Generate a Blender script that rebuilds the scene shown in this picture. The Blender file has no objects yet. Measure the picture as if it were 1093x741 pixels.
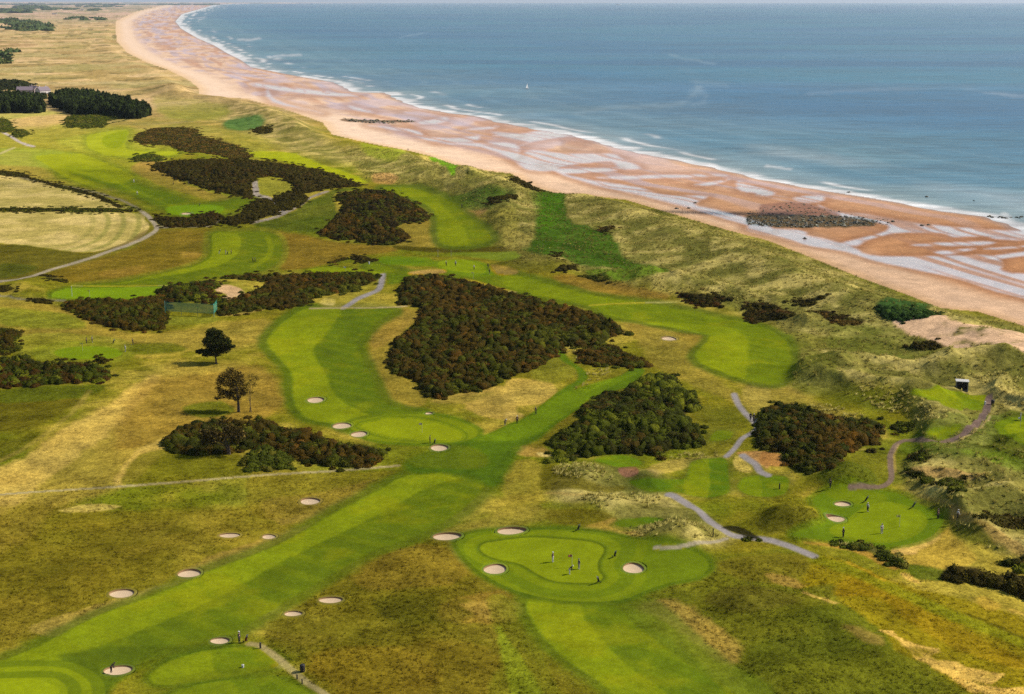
import bpy, math, random
import numpy as np
random.seed(7); RNG = np.random.default_rng(11)
SC = bpy.context.scene
COL = SC.collection
# ------------------------------------------------------------------ camera model
PW, PH, F, HC, VH = 1093.0, 741.0, 1500.0, 90.0, 0.9
PITCH = math.atan((PH/2 - VH)/F)
SP, CP = math.sin(PITCH), math.cos(PITCH)

def plan(u, v):
    """chart -> ground plan: the point of the level plane z=0 with chart coordinates (u, v)"""
    xc = (u - PW/2)/F; yc = -(v - PH/2)/F
    t = HC/(SP - yc*CP)
    return t*xc, t*(CP + yc*SP)
def chart(x, y, z=0.0):
    dz = z - HC
    dep = y*CP - dz*SP
    return PW/2 + F*x/dep, PH/2 - F*(y*SP + dz*CP)/dep
# ------------------------------------------------------------------ noise
_perm = RNG.permutation(512).astype(np.int32); _perm = np.concatenate([_perm, _perm])
_grad = np.stack([np.cos(np.arange(512)*2.399), np.sin(np.arange(512)*2.399)], 1).astype(np.float32)
def perlin(x, y):
    xi = np.floor(x).astype(np.int64); yi = np.floor(y).astype(np.int64)
    xf = (x - xi).astype(np.float32); yf = (y - yi).astype(np.float32)
    def g(ix, iy, dx, dy):
        h = _perm[(_perm[ix & 511] + iy) & 511]
        return _grad[h, 0]*dx + _grad[h, 1]*dy
    sx = xf*xf*xf*(xf*(xf*6-15)+10); sy = yf*yf*yf*(yf*(yf*6-15)+10)
    a = g(xi, yi, xf, yf); b = g(xi+1, yi, xf-1, yf)
    c = g(xi, yi+1, xf, yf-1); d = g(xi+1, yi+1, xf-1, yf-1)
    p = a + sx*(b-a); q = c + sx*(d-c)
    return (p + sy*(q-p))*1.5
def fbm(x, y, wl, octaves=3, seed=0.0):
    s = 0; a = 1.0; n = 0
    for o in range(octaves):
        s = s + a*perlin(x/wl + seed*17.3 + o*5.1, y/wl + seed*9.7 - o*3.3); n += a; a *= .5; wl *= .5
    return s/n*1.25
def sstep(a, b, x):
    t = np.clip((x-a)/(b-a), 0, 1); return t*t*(3-2*t)
def lin(c):
    c = np.asarray(c, np.float64)/255
    return np.where(c <= .04045, c/12.92, ((c+.055)/1.055)**2.4)
KEXP = 2.35
def alb(c): return (lin(c)/KEXP).astype(np.float32)
# ------------------------------------------------------------------ grid of the ground sheet (fine where it is seen)
S = 1.0
core = np.arange(-150, 1243+.01, S)
UU = np.concatenate([[-6000, -3000, -1500, -800, -450, -260, -190], core, [1283, 1353, 1543, 1893, 2593, 4093, 7093]])
VV = np.concatenate([[3.0, 3.4, 3.9], np.arange(4.5, 840.01, S), [860, 890, 940, 1000]])
NU, NV = len(UU), len(VV)
U, V = np.meshgrid(UU, VV)
X, Y = plan(U, V)
VIEWS = {i+1: (x0, y0) for i, (x0, y0) in enumerate((x, y) for y in (0, 180, 360, 551) for x in (0, 270, 540, 813))}
def z_(n, *pts):
    x0, y0 = VIEWS[n]
    return [(x0 + a/3.9, y0 + b/3.9) for a, b in pts]
def smooth_poly(p, closed=True, n=4):
    p = np.asarray(p, float); N = len(p); out = []
    for i in range(N if closed else N-1):
        if closed: a, b, c, d = p[i-1], p[i], p[(i+1) % N], p[(i+2) % N]
        else: a, b, c, d = p[max(i-1, 0)], p[i], p[i+1], p[min(i+2, N-1)]
        for k in range(n):
            t = k/n
            out.append(.5*((2*b) + (c-a)*t + (2*a-5*b+4*c-d)*t*t + (3*b-a-3*c+d)*t**3))
    if not closed: out.append(p[-1])
    return np.array(out)
YS = 2.2
def seg_dist(px, py, poly, closed):
    d2 = np.full(px.shape, 1e12, np.float32)
    inside = np.zeros(px.shape, bool)
    N = len(poly)
    for i in range(N if closed else N-1):
        ax, ay = poly[i]; bx, by = poly[(i+1) % N]
        ex, ey = bx-ax, by-ay; L = ex*ex+ey*ey+1e-9
        t = np.clip(((px-ax)*ex + (py-ay)*ey)/L, 0, 1)
        dx = px-ax-t*ex; dy = py-ay-t*ey
        np.minimum(d2, dx*dx+dy*dy, out=d2)
        if closed and ay != by:
            c = (ay > py) != (by > py)
            inside ^= c & (px < ex*(py-ay)/(by-ay) + ax)
    d = np.sqrt(d2)
    return np.where(inside, -d, d) if closed else d
WARP = None
ZG = np.zeros_like(X)
def fix(pts):
    """photo outline -> chart coordinates of the ground points it shows (allowing for their height)"""
    p = np.asarray(pts, float); c = p.copy()
    for k in range(6):
        x, y = plan(c[:, 0], np.maximum(c[:, 1], 3.0))
        z = zchart(c[:, 0], c[:, 1])
        pu, pv = chart(x, y, z)
        c[:, 0] += (p[:, 0]-pu)*.8; c[:, 1] += (p[:, 1]-pv)*.8
        c[:, 1] = np.maximum(c[:, 1], 3.0)
    return c
def zchart(u, v):
    i = np.clip(np.interp(v, VV, np.arange(NV)), 0, NV-1.001); j = np.clip(np.interp(u, UU, np.arange(NU)), 0, NU-1.001)
    i0 = i.astype(int); j0 = j.astype(int); a = i-i0; b = j-j0
    return (ZG[i0, j0]*(1-a)*(1-b) + ZG[i0+1, j0]*a*(1-b) + ZG[i0, j0+1]*(1-a)*b + ZG[i0+1, j0+1]*a*b)
def zat(x, y):
    u, v = chart(np.asarray(x, float), np.asarray(y, float))
    return zchart(u, v)
def locate(u, v):
    c = fix([(u, v)])
    x, y = plan(c[:, 0], c[:, 1])
    return float(x[0]), float(y[0]), float(zchart(c[:, 0], c[:, 1])[0])
def sdf(pts, closed=True, smooth=3, warp=0.0, margin=30, raw=False):
    p = fix(pts) if not raw else np.asarray(pts, float)
    if smooth > 1: p = smooth_poly(p, closed, smooth)
    x0, x1 = p[:, 0].min()-margin, p[:, 0].max()+margin
    y0, y1 = p[:, 1].min()-margin/YS, p[:, 1].max()+margin/YS
    j0, j1 = np.searchsorted(UU, x0), np.searchsorted(UU, x1)
    i0, i1 = np.searchsorted(VV, y0), np.searchsorted(VV, y1)
    sl = (slice(i0, i1), slice(j0, j1))
    px = U[sl].astype(np.float32); py = (V[sl]*YS).astype(np.float32)
    if warp:
        px = px + warp*WARP[0][sl]; py = py + warp*WARP[1][sl]
    q = p.copy(); q[:, 1] *= YS
    return sl, seg_dist(px, py, q, closed)
def cover(sd, off=0.0, soft=2.0): return np.clip(.5 - (sd-off)/soft, 0, 1)
# ------------------------------------------------------------------ coast lines traced from the photo (outer ends continue past the frame)
LAND_EDGE = [(330, 3.1), (179, 4.5)] + z_(1, (560,50),(480,90),(485,170),(530,220),(610,260),(700,290),(780,330),(830,370),(830,400),(920,405),(1020,410)) + \
    z_(2, (0,420),(120,450),(290,510),(330,560),(480,595),(660,630),(740,650),(850,690),(1000,715)) + \
    z_(7, (20,20),(110,75),(180,95),(240,120),(290,105),(500,130),(700,190),(900,250),(1092,300)) + \
    z_(8, (180,360),(400,450),(620,530),(740,580),(900,595),(1092,655)) + [(1200,386),(1500,500),(2600,980)]
SEA_EDGE = [(420, 3.05), (256, 4)] + z_(1, (900,20),(830,40),(760,60),(735,90),(760,120),(830,160),(900,190),(950,220),(1010,250)) + \
    z_(2, (0,280),(200,320),(350,345),(430,385),(560,390),(640,430),(750,460),(950,490)) + \
    z_(3, (0,515),(200,550),(350,580),(450,610),(560,635),(720,670),(870,700)) + \
    z_(8, (0,45),(150,75),(350,110),(600,150),(760,180),(950,205),(1040,235),(1092,262)) + [(1200,278),(1500,350),(2700,640),(7000,1000)]
DUNES = [[(545,185),(586,204),(620,207),(719,229),(771,244),(859,272),(916,295),(1003,329),(1093,348),(1300,420),(1300,640),(1100,600),(1040,575),(1010,548),(975,528),(960,500),(985,470),(960,430),(860,420),(845,400),(850,372),(820,345),(740,318),(690,312),(640,300),(600,280),(560,285),(530,262),(522,240),(490,214),(440,200),(395,190),(365,160),(400,158),(460,170)],
         [(-150,40),(130,38),(150,68),(210,100),(236,106),(310,122),(352,150),(395,165),(360,175),(280,150),(200,112),(150,97),(60,90),(-150,90)],
         [(590,515),(640,493),(700,505),(715,530),(770,560),(780,580),(740,588),(680,575),(640,545),(600,540)]]
RUMPLED = [[(840,402),(880,378),(1000,368),(1093,375),(1300,400),(1300,640),(1100,600),(1010,560),(965,510),(975,470),(940,430)], [(640,296),(720,288),(820,312),(870,338),(900,350),(850,352),(760,328),(680,318)], [(440,178),(540,195),(560,220),(535,255),(510,215),(450,200)]]
#           u, v of the base, half width, half depth (px), height (m)
MOUNDS = [(724,574,42,13,5.0),(902,513,32,11,5.0),(838,556,36,11,4.6),(860,545,25,9,1.6),(695,508,26,9,2.0),(622,506,34,12,2.0),(640,540,40,10,1.6),(1045,575,30,14,2.6),(1030,500,36,12,2.5),
          (1075,520,30,14,3),(985,425,40,16,3.5),(930,425,36,14,3.2),(1060,390,50,16,5),(1010,385,40,12,3.5),(900,400,50,16,3.0),(870,385,40,10,2.2),(960,560,10,6,.5),
          (705,300,34,9,2.4),(745,306,30,8,2.6),(690,292,22,6,1.6),(795,322,34,8,2.0),(560,282,30,6,1.5),(596,284,22,6,1.4),(530,225,26,8,3.0),(470,190,44,8,3.2),(520,205,30,8,3.6),(570,240,24,14,3.2),
          (30,305,34,9,2.4),(280,120,26,7,4),(330,138,26,7,4.5),(195,95,30,8,7),(60,455,60,20,1.2),(420,600,60,30,1.6),(460,650,50,22,1.3),(340,700,50,22,1.2),(190,590,70,20,1.2),
          (870,660,60,22,2.4),(800,640,44,16,2.0),(940,690,50,22,2.4),(850,720,60,20,2.0),(560,470,40,8,-1.0),(660,445,60,22,2.0),(540,360,90,30,2.5),(870,470,50,20,2.2),(400,230,40,12,3.0),(280,188,80,10,4.0),(250,152,50,6,4.0)]
def solve_heights():
    """metres above the links level, from the traced coast, dunes and mounds"""
    global ZG, WARP, D_LAND, D_SEA, ON_BEACH, ON_SEA, DUNE
    le, se = fix(LAND_EDGE), fix(SEA_EDGE)
    lw = np.stack(plan(le[:, 0], le[:, 1]), 1); sw = np.stack(plan(se[:, 0], se[:, 1]), 1)
    X32, Y32 = X.astype(np.float32), Y.astype(np.float32)
    D_LAND = seg_dist(X32, Y32, lw, False); D_SEA = seg_dist(X32, Y32, sw, False)
    far = [(9000, 1300), (9000, 2.0)]
    def side(edge):
        p = np.array(list(map(tuple, edge)) + [(9000, edge[-1][1]), (9000, 2.0), (edge[0][0], 2.0)])
        q = p.copy(); ins = np.zeros(U.shape, bool); N = len(q)
        for i in range(N):
            ax, ay = q[i]; bx, by = q[(i+1) % N]
            if ay != by:
                c = (ay > V) != (by > V); ins ^= c & (U < (bx-ax)*(V-ay)/(by-ay)+ax)
        return ins
    sea_ward = side(le); ON_SEA = side(se) & sea_ward; ON_BEACH = sea_ward & ~ON_SEA
    DUNE = np.zeros(U.shape, np.float32)
    for p in DUNES:
        sl, sd = sdf(p, margin=60); DUNE[sl] = np.maximum(DUNE[sl], sstep(14, -14, sd))
    rng = np.hypot(X, Y)
    fine = 1 - sstep(900, 2200, rng); mid = 1 - sstep(3000, 9000, rng)
    land = sstep(0, 25, D_LAND)
    z = fbm(X, Y, 90, 3, 1)*1.1*mid + fbm(X, Y, 24, 2, 2)*.28*fine
    rid = 1-np.abs(perlin(X/30+.15*perlin(X/9, Y/9), Y/26)); rid2 = 1-np.abs(perlin(X/13+9, Y/12+4))
    rum = np.zeros(U.shape, np.float32)
    for p in RUMPLED:
        sl, sd = sdf(p, margin=60); rum[sl] = np.maximum(rum[sl], sstep(16, -16, sd))
    z = z + DUNE*mid*((1.1+2.0*rum)*rid**2 + fine*((.4+.9*rum)*rid2**2 + (.18+.2*rum)*fbm(X, Y, 4.5, 2, 5)) - .6)
    ridge = np.exp(-((D_LAND-26)/17)**2)*4.2 + 2.6*sstep(8, 35, D_LAND)*(1-sstep(90, 200, D_LAND))
    z = z + ridge*mid*(1+.25*fbm(X, Y, 60, 2, 7))*(.35+.65*sstep(1800, 900, rng))
    z = z + 10*sstep(2500, 9000, rng)*(.5+.5*fbm(X, Y, 900, 2, 3))*sstep(100, 800, D_LAND) + sstep(12000, 30000, rng)*60*sstep(1500, 9000, D_LAND)*(.7+.3*fbm(X, Y, 5000, 2, 6))
    for u, v, a, b, h in MOUNDS:
        c = fix([(u, v)])[0]
        d2 = ((U-c[0])/a)**2 + ((V-c[1])/b)**2
        wob = 1 + .25*fbm(X, Y, 7, 2, 8)
        z = z + .7*h*np.exp(-1.3*d2)*(wob if h > 0 else 1)
    z = z*land
    t = D_LAND/(D_LAND+D_SEA+1e-6)
    zb = .5 - 3.1*t**.8 + .12*fbm(X, Y, 30, 2, 9)*fine
    z = np.where(ON_BEACH, zb, z + .5*(1-land))
    z = np.where(ON_SEA, -2.6 - .03*np.minimum(D_SEA, 200), z)
    # a rail-straight drop behind the high tees and the ditch line: left out; flat cut greens are levelled
    return z
WARP = (perlin(U/16, V*YS/16)*.7 + perlin(U/6+5, V*YS/6)*.3, perlin(U/16+40, V*YS/16+8)*.7 + perlin(U/6+15, V*YS/6+3)*.3)
for _k in range(2): ZG = solve_heights()
# ------------------------------------------------------------------ what grows and lies where: albedo, roughness and kind of every patch
ALB = np.zeros(U.shape+(3,), np.float32); RUF = np.ones(U.shape, np.float32); WET = np.zeros(U.shape, np.float32); KIND = np.zeros(U.shape, np.int8)
KINDS = ['ground', 'fairway', 'putting_green', 'tee_ground', 'footpath', 'dirt_track', 'beach', 'hay_field', 'seabed']
RNGM = np.hypot(X, Y).astype(np.float32)
N90, N40, N14, N5 = (fbm(X, Y, w, 3, s).astype(np.float32) for w, s in ((90, 21), (40, 22), (14, 23), (5, 24)))
N300 = fbm(X, Y, 300, 3, 25).astype(np.float32); N1K = fbm(X, Y, 1100, 3, 26).astype(np.float32)
FADE5 = sstep(900, 350, RNGM); N5 = N5*FADE5; FADE14 = sstep(2600, 1000, RNGM); N14 = N14*FADE14
def put(m, c, sl=(slice(None), slice(None)), ruf=None, kind=None, wet=None):
    m = np.asarray(m, np.float32)
    ALB[sl] = ALB[sl]*(1-m[..., None]) + alb(c)*m[..., None]
    if ruf is not None: RUF[sl] = RUF[sl]*(1-m) + ruf*m
    if wet is not None: WET[sl] = WET[sl]*(1-m) + wet*m
    if kind is not None: KIND[sl] = np.where(m > .5, kind, KIND[sl])
def area(pts, c, soft=2.0, warp=0.0, amt=1.0, off=0.0, ruf=None, kind=None, closed=True, smooth=3, mod=None, wet=None, margin=30):
    sl, sd = sdf(pts, closed, smooth, warp, margin=margin+max(0, off))
    m = cover(sd, off, soft)*amt
    if mod is not None: m = m*np.clip(mod[sl], 0, 1)
    put(m, c, sl, ruf, kind, wet)
    return sl, sd
def line(pts, c, w, soft=2.2, warp=0.0, amt=1.0, kind=None, ruf=None, mod=None, smooth=3):
    return area(pts, c, soft, warp, amt, w, ruf, kind, False, smooth, mod)
# base rough: olive grass with straw, brown and green drifts
OLIVE, STRAW, BROWN, GREENR, DKOL, RUST, GOLD = (130,126,44), (182,160,92), (126,106,48), (110,124,34), (88,92,32), (150,108,44), (144,130,30)
put(np.ones(U.shape), OLIVE)
put(sstep(-.05, .45, N40+.35*N14+.3*N5)*.6, STRAW)
put(sstep(.05, .5, -N40+.4*N14+.25*N5)*.28, BROWN)
put(sstep(.0, .45, N90-.35*N14)*.6, GREENR)
# far country to the north-west
farm = sstep(900, 1500, RNGM)
put(farm*.95, (178,160,106)); put(farm*sstep(-.15, .3, N300+.3*N90)*.8, (186,168,112)); put(farm*sstep(.15, .5, -N300+.4*N90)*.45, (140,138,72)); put(farm*sstep(.05, .4, N90)*.6, (198,176,126)); put(farm*sstep(.15, .4, -N90+.3*N40)*.55, (132,118,70))
put(farm*sstep(.28, .42, N40+.4*N90)*.6, (96,92,52)); put(farm*sstep(.3, .5, -N40-.2*N300)*.6, (206,188,148))
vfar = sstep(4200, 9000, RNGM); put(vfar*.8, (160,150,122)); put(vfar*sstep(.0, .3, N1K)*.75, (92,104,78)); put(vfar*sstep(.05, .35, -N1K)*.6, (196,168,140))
# dunes
put(DUNE*.85, (138,132,74)); put(DUNE*sstep(-.1, .45, N14+.5*N5+.3*N40)*.75, (176,164,106)); put(DUNE*sstep(.0, .4, -N14+.35*N40)*.6, (100,102,44))
def P(*a): return list(a)
# --- upper left
area([(-150,118),(10,118),(45,117),(70,122),(72,132),(50,138),(-150,142)], (170,172,80), 4, 2)
area([(10,128),(70,122),(72,132),(30,141),(5,142)], (196,168,110), 6, 3, .7)
area([(-150,70),(40,68),(130,74),(210,82),(150,92),(60,92),(-150,92)], (134,138,62), 12, 4, .7)
area([(0,75),(60,70),(150,80),(205,88),(150,93),(40,88)], (158,146,70), 12, 4, .6)
area([(-20,42),(20,42),(38,47),(30,53),(-20,54)], (118,92,62), 5, 2, .9)
area([(40,41),(64,38),(40,42)], (96,112,48), 3, 1, .8)
area(z_(1, (640,400),(900,430),(960,470),(900,500),(700,490)), (128,136,52), 8, 3, .8)
area(z_(1, (950,500),(1030,480),(1092,480),(1092,530),(1000,545),(930,525)), (70,112,52), 5, 2, .9)
area(z_(1, (450,520),(700,520),(1092,560),(1092,640),(860,600),(640,530)), (150,146,74), 8, 4, .6)
area([(-60,141),(40,136),(110,133),(190,150),(180,172),(250,205),(200,212),(60,180),(-60,178)], (150,150,58), 10, 4, .85)
area(z_(1, (0,640),(150,640),(230,741),(0,741)), (172,152,90), 8, 4, .7)
area([(150,172),(172,172),(190,192),(225,205),(245,211),(235,216),(200,207),(165,195),(140,182)], (170,140,88), 4, 2, .9)
area([(60,150),(100,143),(150,150),(170,160),(160,168),(110,165),(80,160)], (166,174,66), 6, 2, .5)
for p, c in ((z_(1, (380,560),(530,540),(520,600),(560,630),(740,630),(700,650),(480,650),(400,630),(360,600)), (168,182,62)), (z_(1, (150,650),(330,640),(460,690),(560,741),(400,775),(280,741),(200,690)), (170,184,64))):
    area(p, (124,140,40), 8, 2, .6, off=6); area(p, c, 2, 0, .95, ruf=.25, kind=1)
area(z_(1, (430,570),(530,545),(505,610),(440,612)), (140,160,40), 2, 0, .8, ruf=.25)
# bright strip beyond the dark gorse hill
area([(255,165),(300,162),(345,176),(385,190),(392,195),(372,193),(340,182),(300,172)], (164,178,60), 4, 2, .9, ruf=.4, kind=1)
area(z_(2, (450,600),(640,640),(600,660),(480,650)), (150,160,50), 5, 2, .8)
area(z_(2, (730,655),(850,690),(840,715),(790,705)), (112,160,30), 2, .5, 1)
area(z_(2, (690,650),(730,655),(790,705),(800,720),(740,680)), (206,188,120), 2, .5, .8)
# --- hay fields with the track between
fa = [(-200,183)] + z_(5, (0,20),(120,45),(250,80),(420,120),(520,158),(500,165),(0,166)) + [(-200,223)]
fb = [(-200,226)] + z_(5, (0,180),(550,185),(600,212),(622,240),(590,285),(480,330),(350,348),(200,332),(0,310)) + [(-200,255)]
HAYN = sstep(-.3, .5, N14+N40)
for p in (fa, fb):
    area(p, (178,168,84), 2, 0, 1, ruf=.6, kind=7); area(p, (204,190,112), 2, 0, .7, mod=HAYN, ruf=.6)
cx, cy = 92, 238
rr = np.hypot((U-30)/1.0, (V-238)*2.6)
sl, sd = sdf(fb); put(cover(sd, 0, 2)*np.clip(np.sin(rr[sl]/2.6)*1.2, 0, 1)*sstep(50, 90, rr[sl])*.75, (140,142,62), sl)
rows = np.sin((V-220)*3.2 + U*.06); sl, sd = sdf(fa); put(cover(sd, 0, 2)*np.clip(rows[sl], 0, 1)*.4, (146,146,66), sl)
area([(-200,256)] + z_(5, (0,312),(200,335),(350,350),(480,335),(560,305),(400,362),(250,408),(100,452),(0,466)) + [(-200,300)], (104,98,44), 3, 1, .95)
area(z_(5, (0,400),(60,395),(160,410),(100,440),(0,455)), (78,88,38), 4, 1, .7)
area(z_(5, (420,350),(560,285),(610,255),(630,255),(560,310),(440,350)), (112,100,46), 3, 1, .7)
# brown rough bowl left of fairway
area(z_(5, (660,250),(870,245),(850,300),(840,390),(750,420),(600,450),(440,480),(280,470),(200,440),(330,395),(480,350),(580,310)), (124,104,46), 8, 3, .85)
area(z_(5, (420,430),(600,405),(560,440),(430,450)), (158,128,68), 5, 2, .7); area(z_(5, (760,345),(830,350),(820,370),(760,370)), (166,138,78), 4, 2, .7)
area(z_(6, (80,265),(230,280),(400,310),(560,320),(600,345),(420,365),(300,400),(120,425),(130,350)), (134,110,54), 6, 2, .9)
area(z_(6, (0,230),(100,205),(200,160),(330,90),(450,85),(340,110),(350,190),(300,245),(270,265),(100,255)), (84,98,40), 4, 2, .85)
area(z_(6, (30,40),(160,50),(165,90),(110,110),(25,105)), (150,146,70), 3, 1, .95)
area(z_(6, (600,235),(760,210),(780,320),(560,320),(640,285)), (154,134,74), 5, 2, .8)
area(z_(6, (500,20),(600,30),(580,65),(510,60)), (176,138,92), 4, 2, .8); area(z_(6, (860,170),(960,150),(970,195),(900,200)), (178,142,98), 5, 2, .8)
area(z_(6, (800,110),(1000,90),(1092,100),(1000,150),(960,170),(850,150)), (74,104,36), 6, 2, .8)
area(z_(6, (930,200),(1092,180),(1092,320),(1000,320),(985,270)), (136,130,60), 6, 2, .8)
area(z_(6, (590,320),(800,330),(1092,328),(1092,345),(800,350),(620,340)), (82,76,32), 2, 1, .95)
# --- big upper valley of lush grass
area(z_(7, (110,75),(200,100),(238,125),(250,175),(275,220),(430,270),(475,330),(505,380),(640,415),(680,440),(560,430),(300,402),(240,372),(90,342),(60,335),(120,290),(130,200),(150,150)), (62,94,24), 5, 3, .95)
area(z_(7, (120,90),(220,130),(230,200),(150,260),(130,220)), (72,112,22), 8, 3, .7)
area(z_(7, (330,425),(500,430),(690,440),(560,460),(420,470)), (96,128,30), 4, 2, .8)
area(z_(7, (0,340),(90,345),(240,380),(300,410),(200,430),(0,410)), (110,106,48), 4, 2, .8)
area(z_(7, (280,440),(500,480),(560,500),(680,520),(640,545),(480,550),(330,515),(200,460)), (150,120,66), 5, 3, .8)
area(z_(7, (500,640),(700,640),(830,700),(860,741),(800,741),(600,741),(520,690)), (150,128,72), 6, 3, .75)
area(z_(4+3, (0,250),(80,270),(100,330),(0,335)), (146,136,72), 5, 2, .7)
# --- right hand hills
area(z_(8, (0,640),(90,680),(300,700),(600,741),(0,741)), (120,118,48), 8, 3, .7)
area([(820,352),(860,365),(880,380),(900,400),(960,420),(940,440),(880,424),(850,418),(842,405),(846,380)], (108,112,44), 8, 3, .8)
area([(800,408),(840,412),(870,428),(920,446),(950,462),(930,470),(860,440),(800,425)], (160,140,84), 6, 3, .6)
area(z_(8, (480,570),(640,575),(760,600),(640,620),(560,640),(490,610)), (58,92,46), 5, 2, .95)
area([(905,345),(965,350),(1000,372),(960,385),(900,378),(880,362)], (104,112,44), 8, 3, .6)
SCARN = sstep(-.75, -.1, N14+.6*N5)
area([(955,340),(980,338),(1005,338),(1030,346),(1070,355),(1093,361),(1200,386),(1200,410),(1093,377),(1045,374),(1010,370),(985,362),(960,352)], (236,196,164), 4, 4, .95, ruf=.5, mod=SCARN)
area([(640,398),(700,405),(760,440),(780,470),(760,490),(730,480),(700,470)], (112,108,46), 6, 3, .7)
area([(700,345),(742,372),(755,395),(790,420),(850,430),(800,432),(760,420),(712,400),(690,380),(680,360)], (150,134,74), 8, 3, .75)
area([(845,470),(960,470),(1000,470),(980,500),(940,520),(900,520),(860,510)], (104,108,44), 8, 4, .7)
area([(960,470),(1093,440),(1300,440),(1300,520),(1093,500),(1000,490)], (84,104,34), 10, 4, .7)
area([(960,505),(1000,498),(1060,505),(1020,512)], (176,146,96), 4, 3, .8)
# --- straw country on the left
area([(-160,600),(-160,520),(0,500),(50,465),(110,435),(160,402),(190,385),(220,388),(250,385),(290,400),(300,430),(270,450),(210,470),(170,490),(130,520),(60,545),(0,590)], (168,146,82), 14, 6, .8)
area([(-160,530),(0,498),(60,462),(110,435),(152,405),(170,404),(150,430),(120,460),(80,490),(40,520),(0,550),(-160,620)], (204,174,116), 7, 5, .8)
area([(150,410),(215,400),(280,392),(300,440),(200,462),(140,480),(120,470)], (146,116,62), 12, 5, .6)
area([(130,500),(150,478),(190,465),(175,480),(145,512),(120,520)], (200,172,116), 6, 4, .8)
area([(-160,430),(0,415),(90,412),(78,435),(38,453),(0,461),(-160,480)], (104,98,36), 8, 4, .9); area([(0,416),(100,410),(110,415),(80,425),(0,430)], (90,104,32), 5, 3, .7)
area([(-100,480),(0,472),(45,462),(20,480),(0,495),(-100,520)], (98,98,36), 5, 3, .8)
area([(130,512),(150,485),(200,478),(250,482),(262,505),(200,515),(140,520)], (116,112,38), 5, 3, .85)
area([(195,435),(235,428),(250,440),(215,446)], (96,108,30), 5, 2, .8); area([(140,366),(195,368),(190,374),(145,378)], (104,110,38), 4, 2, .8)  # first patch: shade of the open crowned tree put into the ground colour
area([(-100,318),(0,318),(60,325),(100,345),(160,356),(280,340),(290,360),(230,375),(160,370),(60,362),(-100,350)], (166,144,80), 8, 4, .75)
area([(0,328),(70,335),(90,350),(30,350),(0,345)], (126,136,48), 6, 3, .7); area([(175,338),(228,338),(228,344),(178,347)], (132,134,56), 3, 1, .9)
area([(10,362),(60,355),(130,362),(140,375),(118,382),(30,380)], (140,140,62), 5, 2, .7)
area([(420,350),(440,340),(420,370),(418,390),(445,410),(460,425),(430,440),(400,425),(385,385)], (156,136,72), 6, 3, .8)
area([(418,330),(440,330),(450,336),(430,355),(400,372),(395,355)], (160,132,78), 5, 3, .7)
# --- lower left rough
area([(-100,560),(60,540),(160,545),(300,535),(380,520),(400,530),(330,580),(240,605),(120,650),(-100,720)], (128,114,44), 14, 6, .7)
area([(90,575),(160,555),(230,575),(170,595),(110,605)], (104,96,36), 12, 6, .55); area([(-60,640),(30,600),(110,600),(100,640),(20,670),(-60,700)], (104,94,36), 12, 6, .55)
area([(-60,625),(10,620),(70,600),(140,590),(60,612),(0,640)], (104,98,36), 8, 4, .6)
area([(200,610),(240,588),(330,560),(300,585),(240,610)], (164,140,84), 5, 4, .8); area([(70,680),(30,670),(115,642),(180,622),(200,618),(120,650)], (170,148,92), 5, 4, .8)
area([(280,535),(345,525),(400,512),(350,545),(300,560)], (150,128,76), 6, 4, .7); area([(62,545),(95,538),(130,541),(90,547)], (192,172,116), 3, 2, .9)
# --- foreground middle rough
area([(420,590),(480,570),(520,610),(560,640),(600,700),(640,745),(640,800),(330,800),(300,720),(280,680),(310,655),(360,620)], (112,104,38), 14, 6, .85)
area([(380,615),(450,580),(500,600),(480,625),(400,630)], (136,116,54), 8, 5, .7)
area([(330,700),(420,690),(470,720),(430,760),(340,745)], (138,112,44), 12, 6, .45); area([(480,640),(540,630),(545,660),(500,665),(470,660)], (150,120,66), 8, 5, .6)
area([(430,690),(520,690),(560,741),(520,800),(440,760)], (124,106,44), 12, 6, .5); area([(400,640),(500,640),(490,665),(420,665)], (92,92,32), 10, 5, .6)
area([(490,645),(545,640),(560,655),(535,665)], (164,138,82), 6, 4, .7); area([(475,575),(500,580),(510,605),(495,605)], (156,134,84), 5, 4, .5)
# --- foreground right
area([(690,640),(735,600),(800,590),(870,590),(950,650),(1040,741),(1100,800),(850,800),(800,741),(760,690)], (102,106,38), 14, 6, .8)
area([(760,600),(860,592),(870,625),(800,620)], (122,112,46), 8, 4, .7)
area([(680,648),(720,640),(760,665),(790,690),(780,712),(745,690),(710,665)], (172,146,90), 8, 5, .85)
area([(750,640),(800,625),(860,640),(800,655)], (98,92,46), 8, 4, .6)
area([(800,690),(880,680),(960,700),(1000,741),(820,741)], (90,98,34), 12, 5, .6); area([(860,650),(930,650),(960,690),(900,690)], (92,100,34), 10, 5, .5)
area(z_(16, (160,300),(300,280),(330,360),(480,460),(560,560),(700,620),(880,740),(1092,740),(1300,900),(1300,560),(1092,430),(900,360),(640,300),(380,200),(250,165),(200,220)), (138,124,32), 6, 4, .9)
area(z_(16, (300,330),(480,340),(640,460),(820,560),(1092,640),(1092,600),(800,440),(560,300),(380,230)), (150,120,34), 8, 4, .5)
line(z_(16, (230,180),(380,230),(560,310),(760,400),(920,460),(1092,530),(1300,620)), (130,134,38), 9, 7, 3, .75)
line(z_(16, (860,410),(960,450),(1092,510)), (88,82,22), 2, 3, 2, .8)
area(z_(16, (490,475),(540,480),(600,520),(740,550),(700,590),(810,610),(900,640),(1000,660),(960,700),(880,690),(1000,720),(1092,710),(1092,741),(920,741),(820,700),(740,640),(620,570)), (214,178,120), 3, 5, .95, mod=sstep(-1.0, -.35, N14+N5))
line(z_(16, (180,320),(240,340),(305,362)), (206,178,120), 2.5, 3, 2, .9); area(z_(16, (20,240),(120,255),(180,290),(130,300),(40,270)), (160,132,84), 5, 4, .8)
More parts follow.
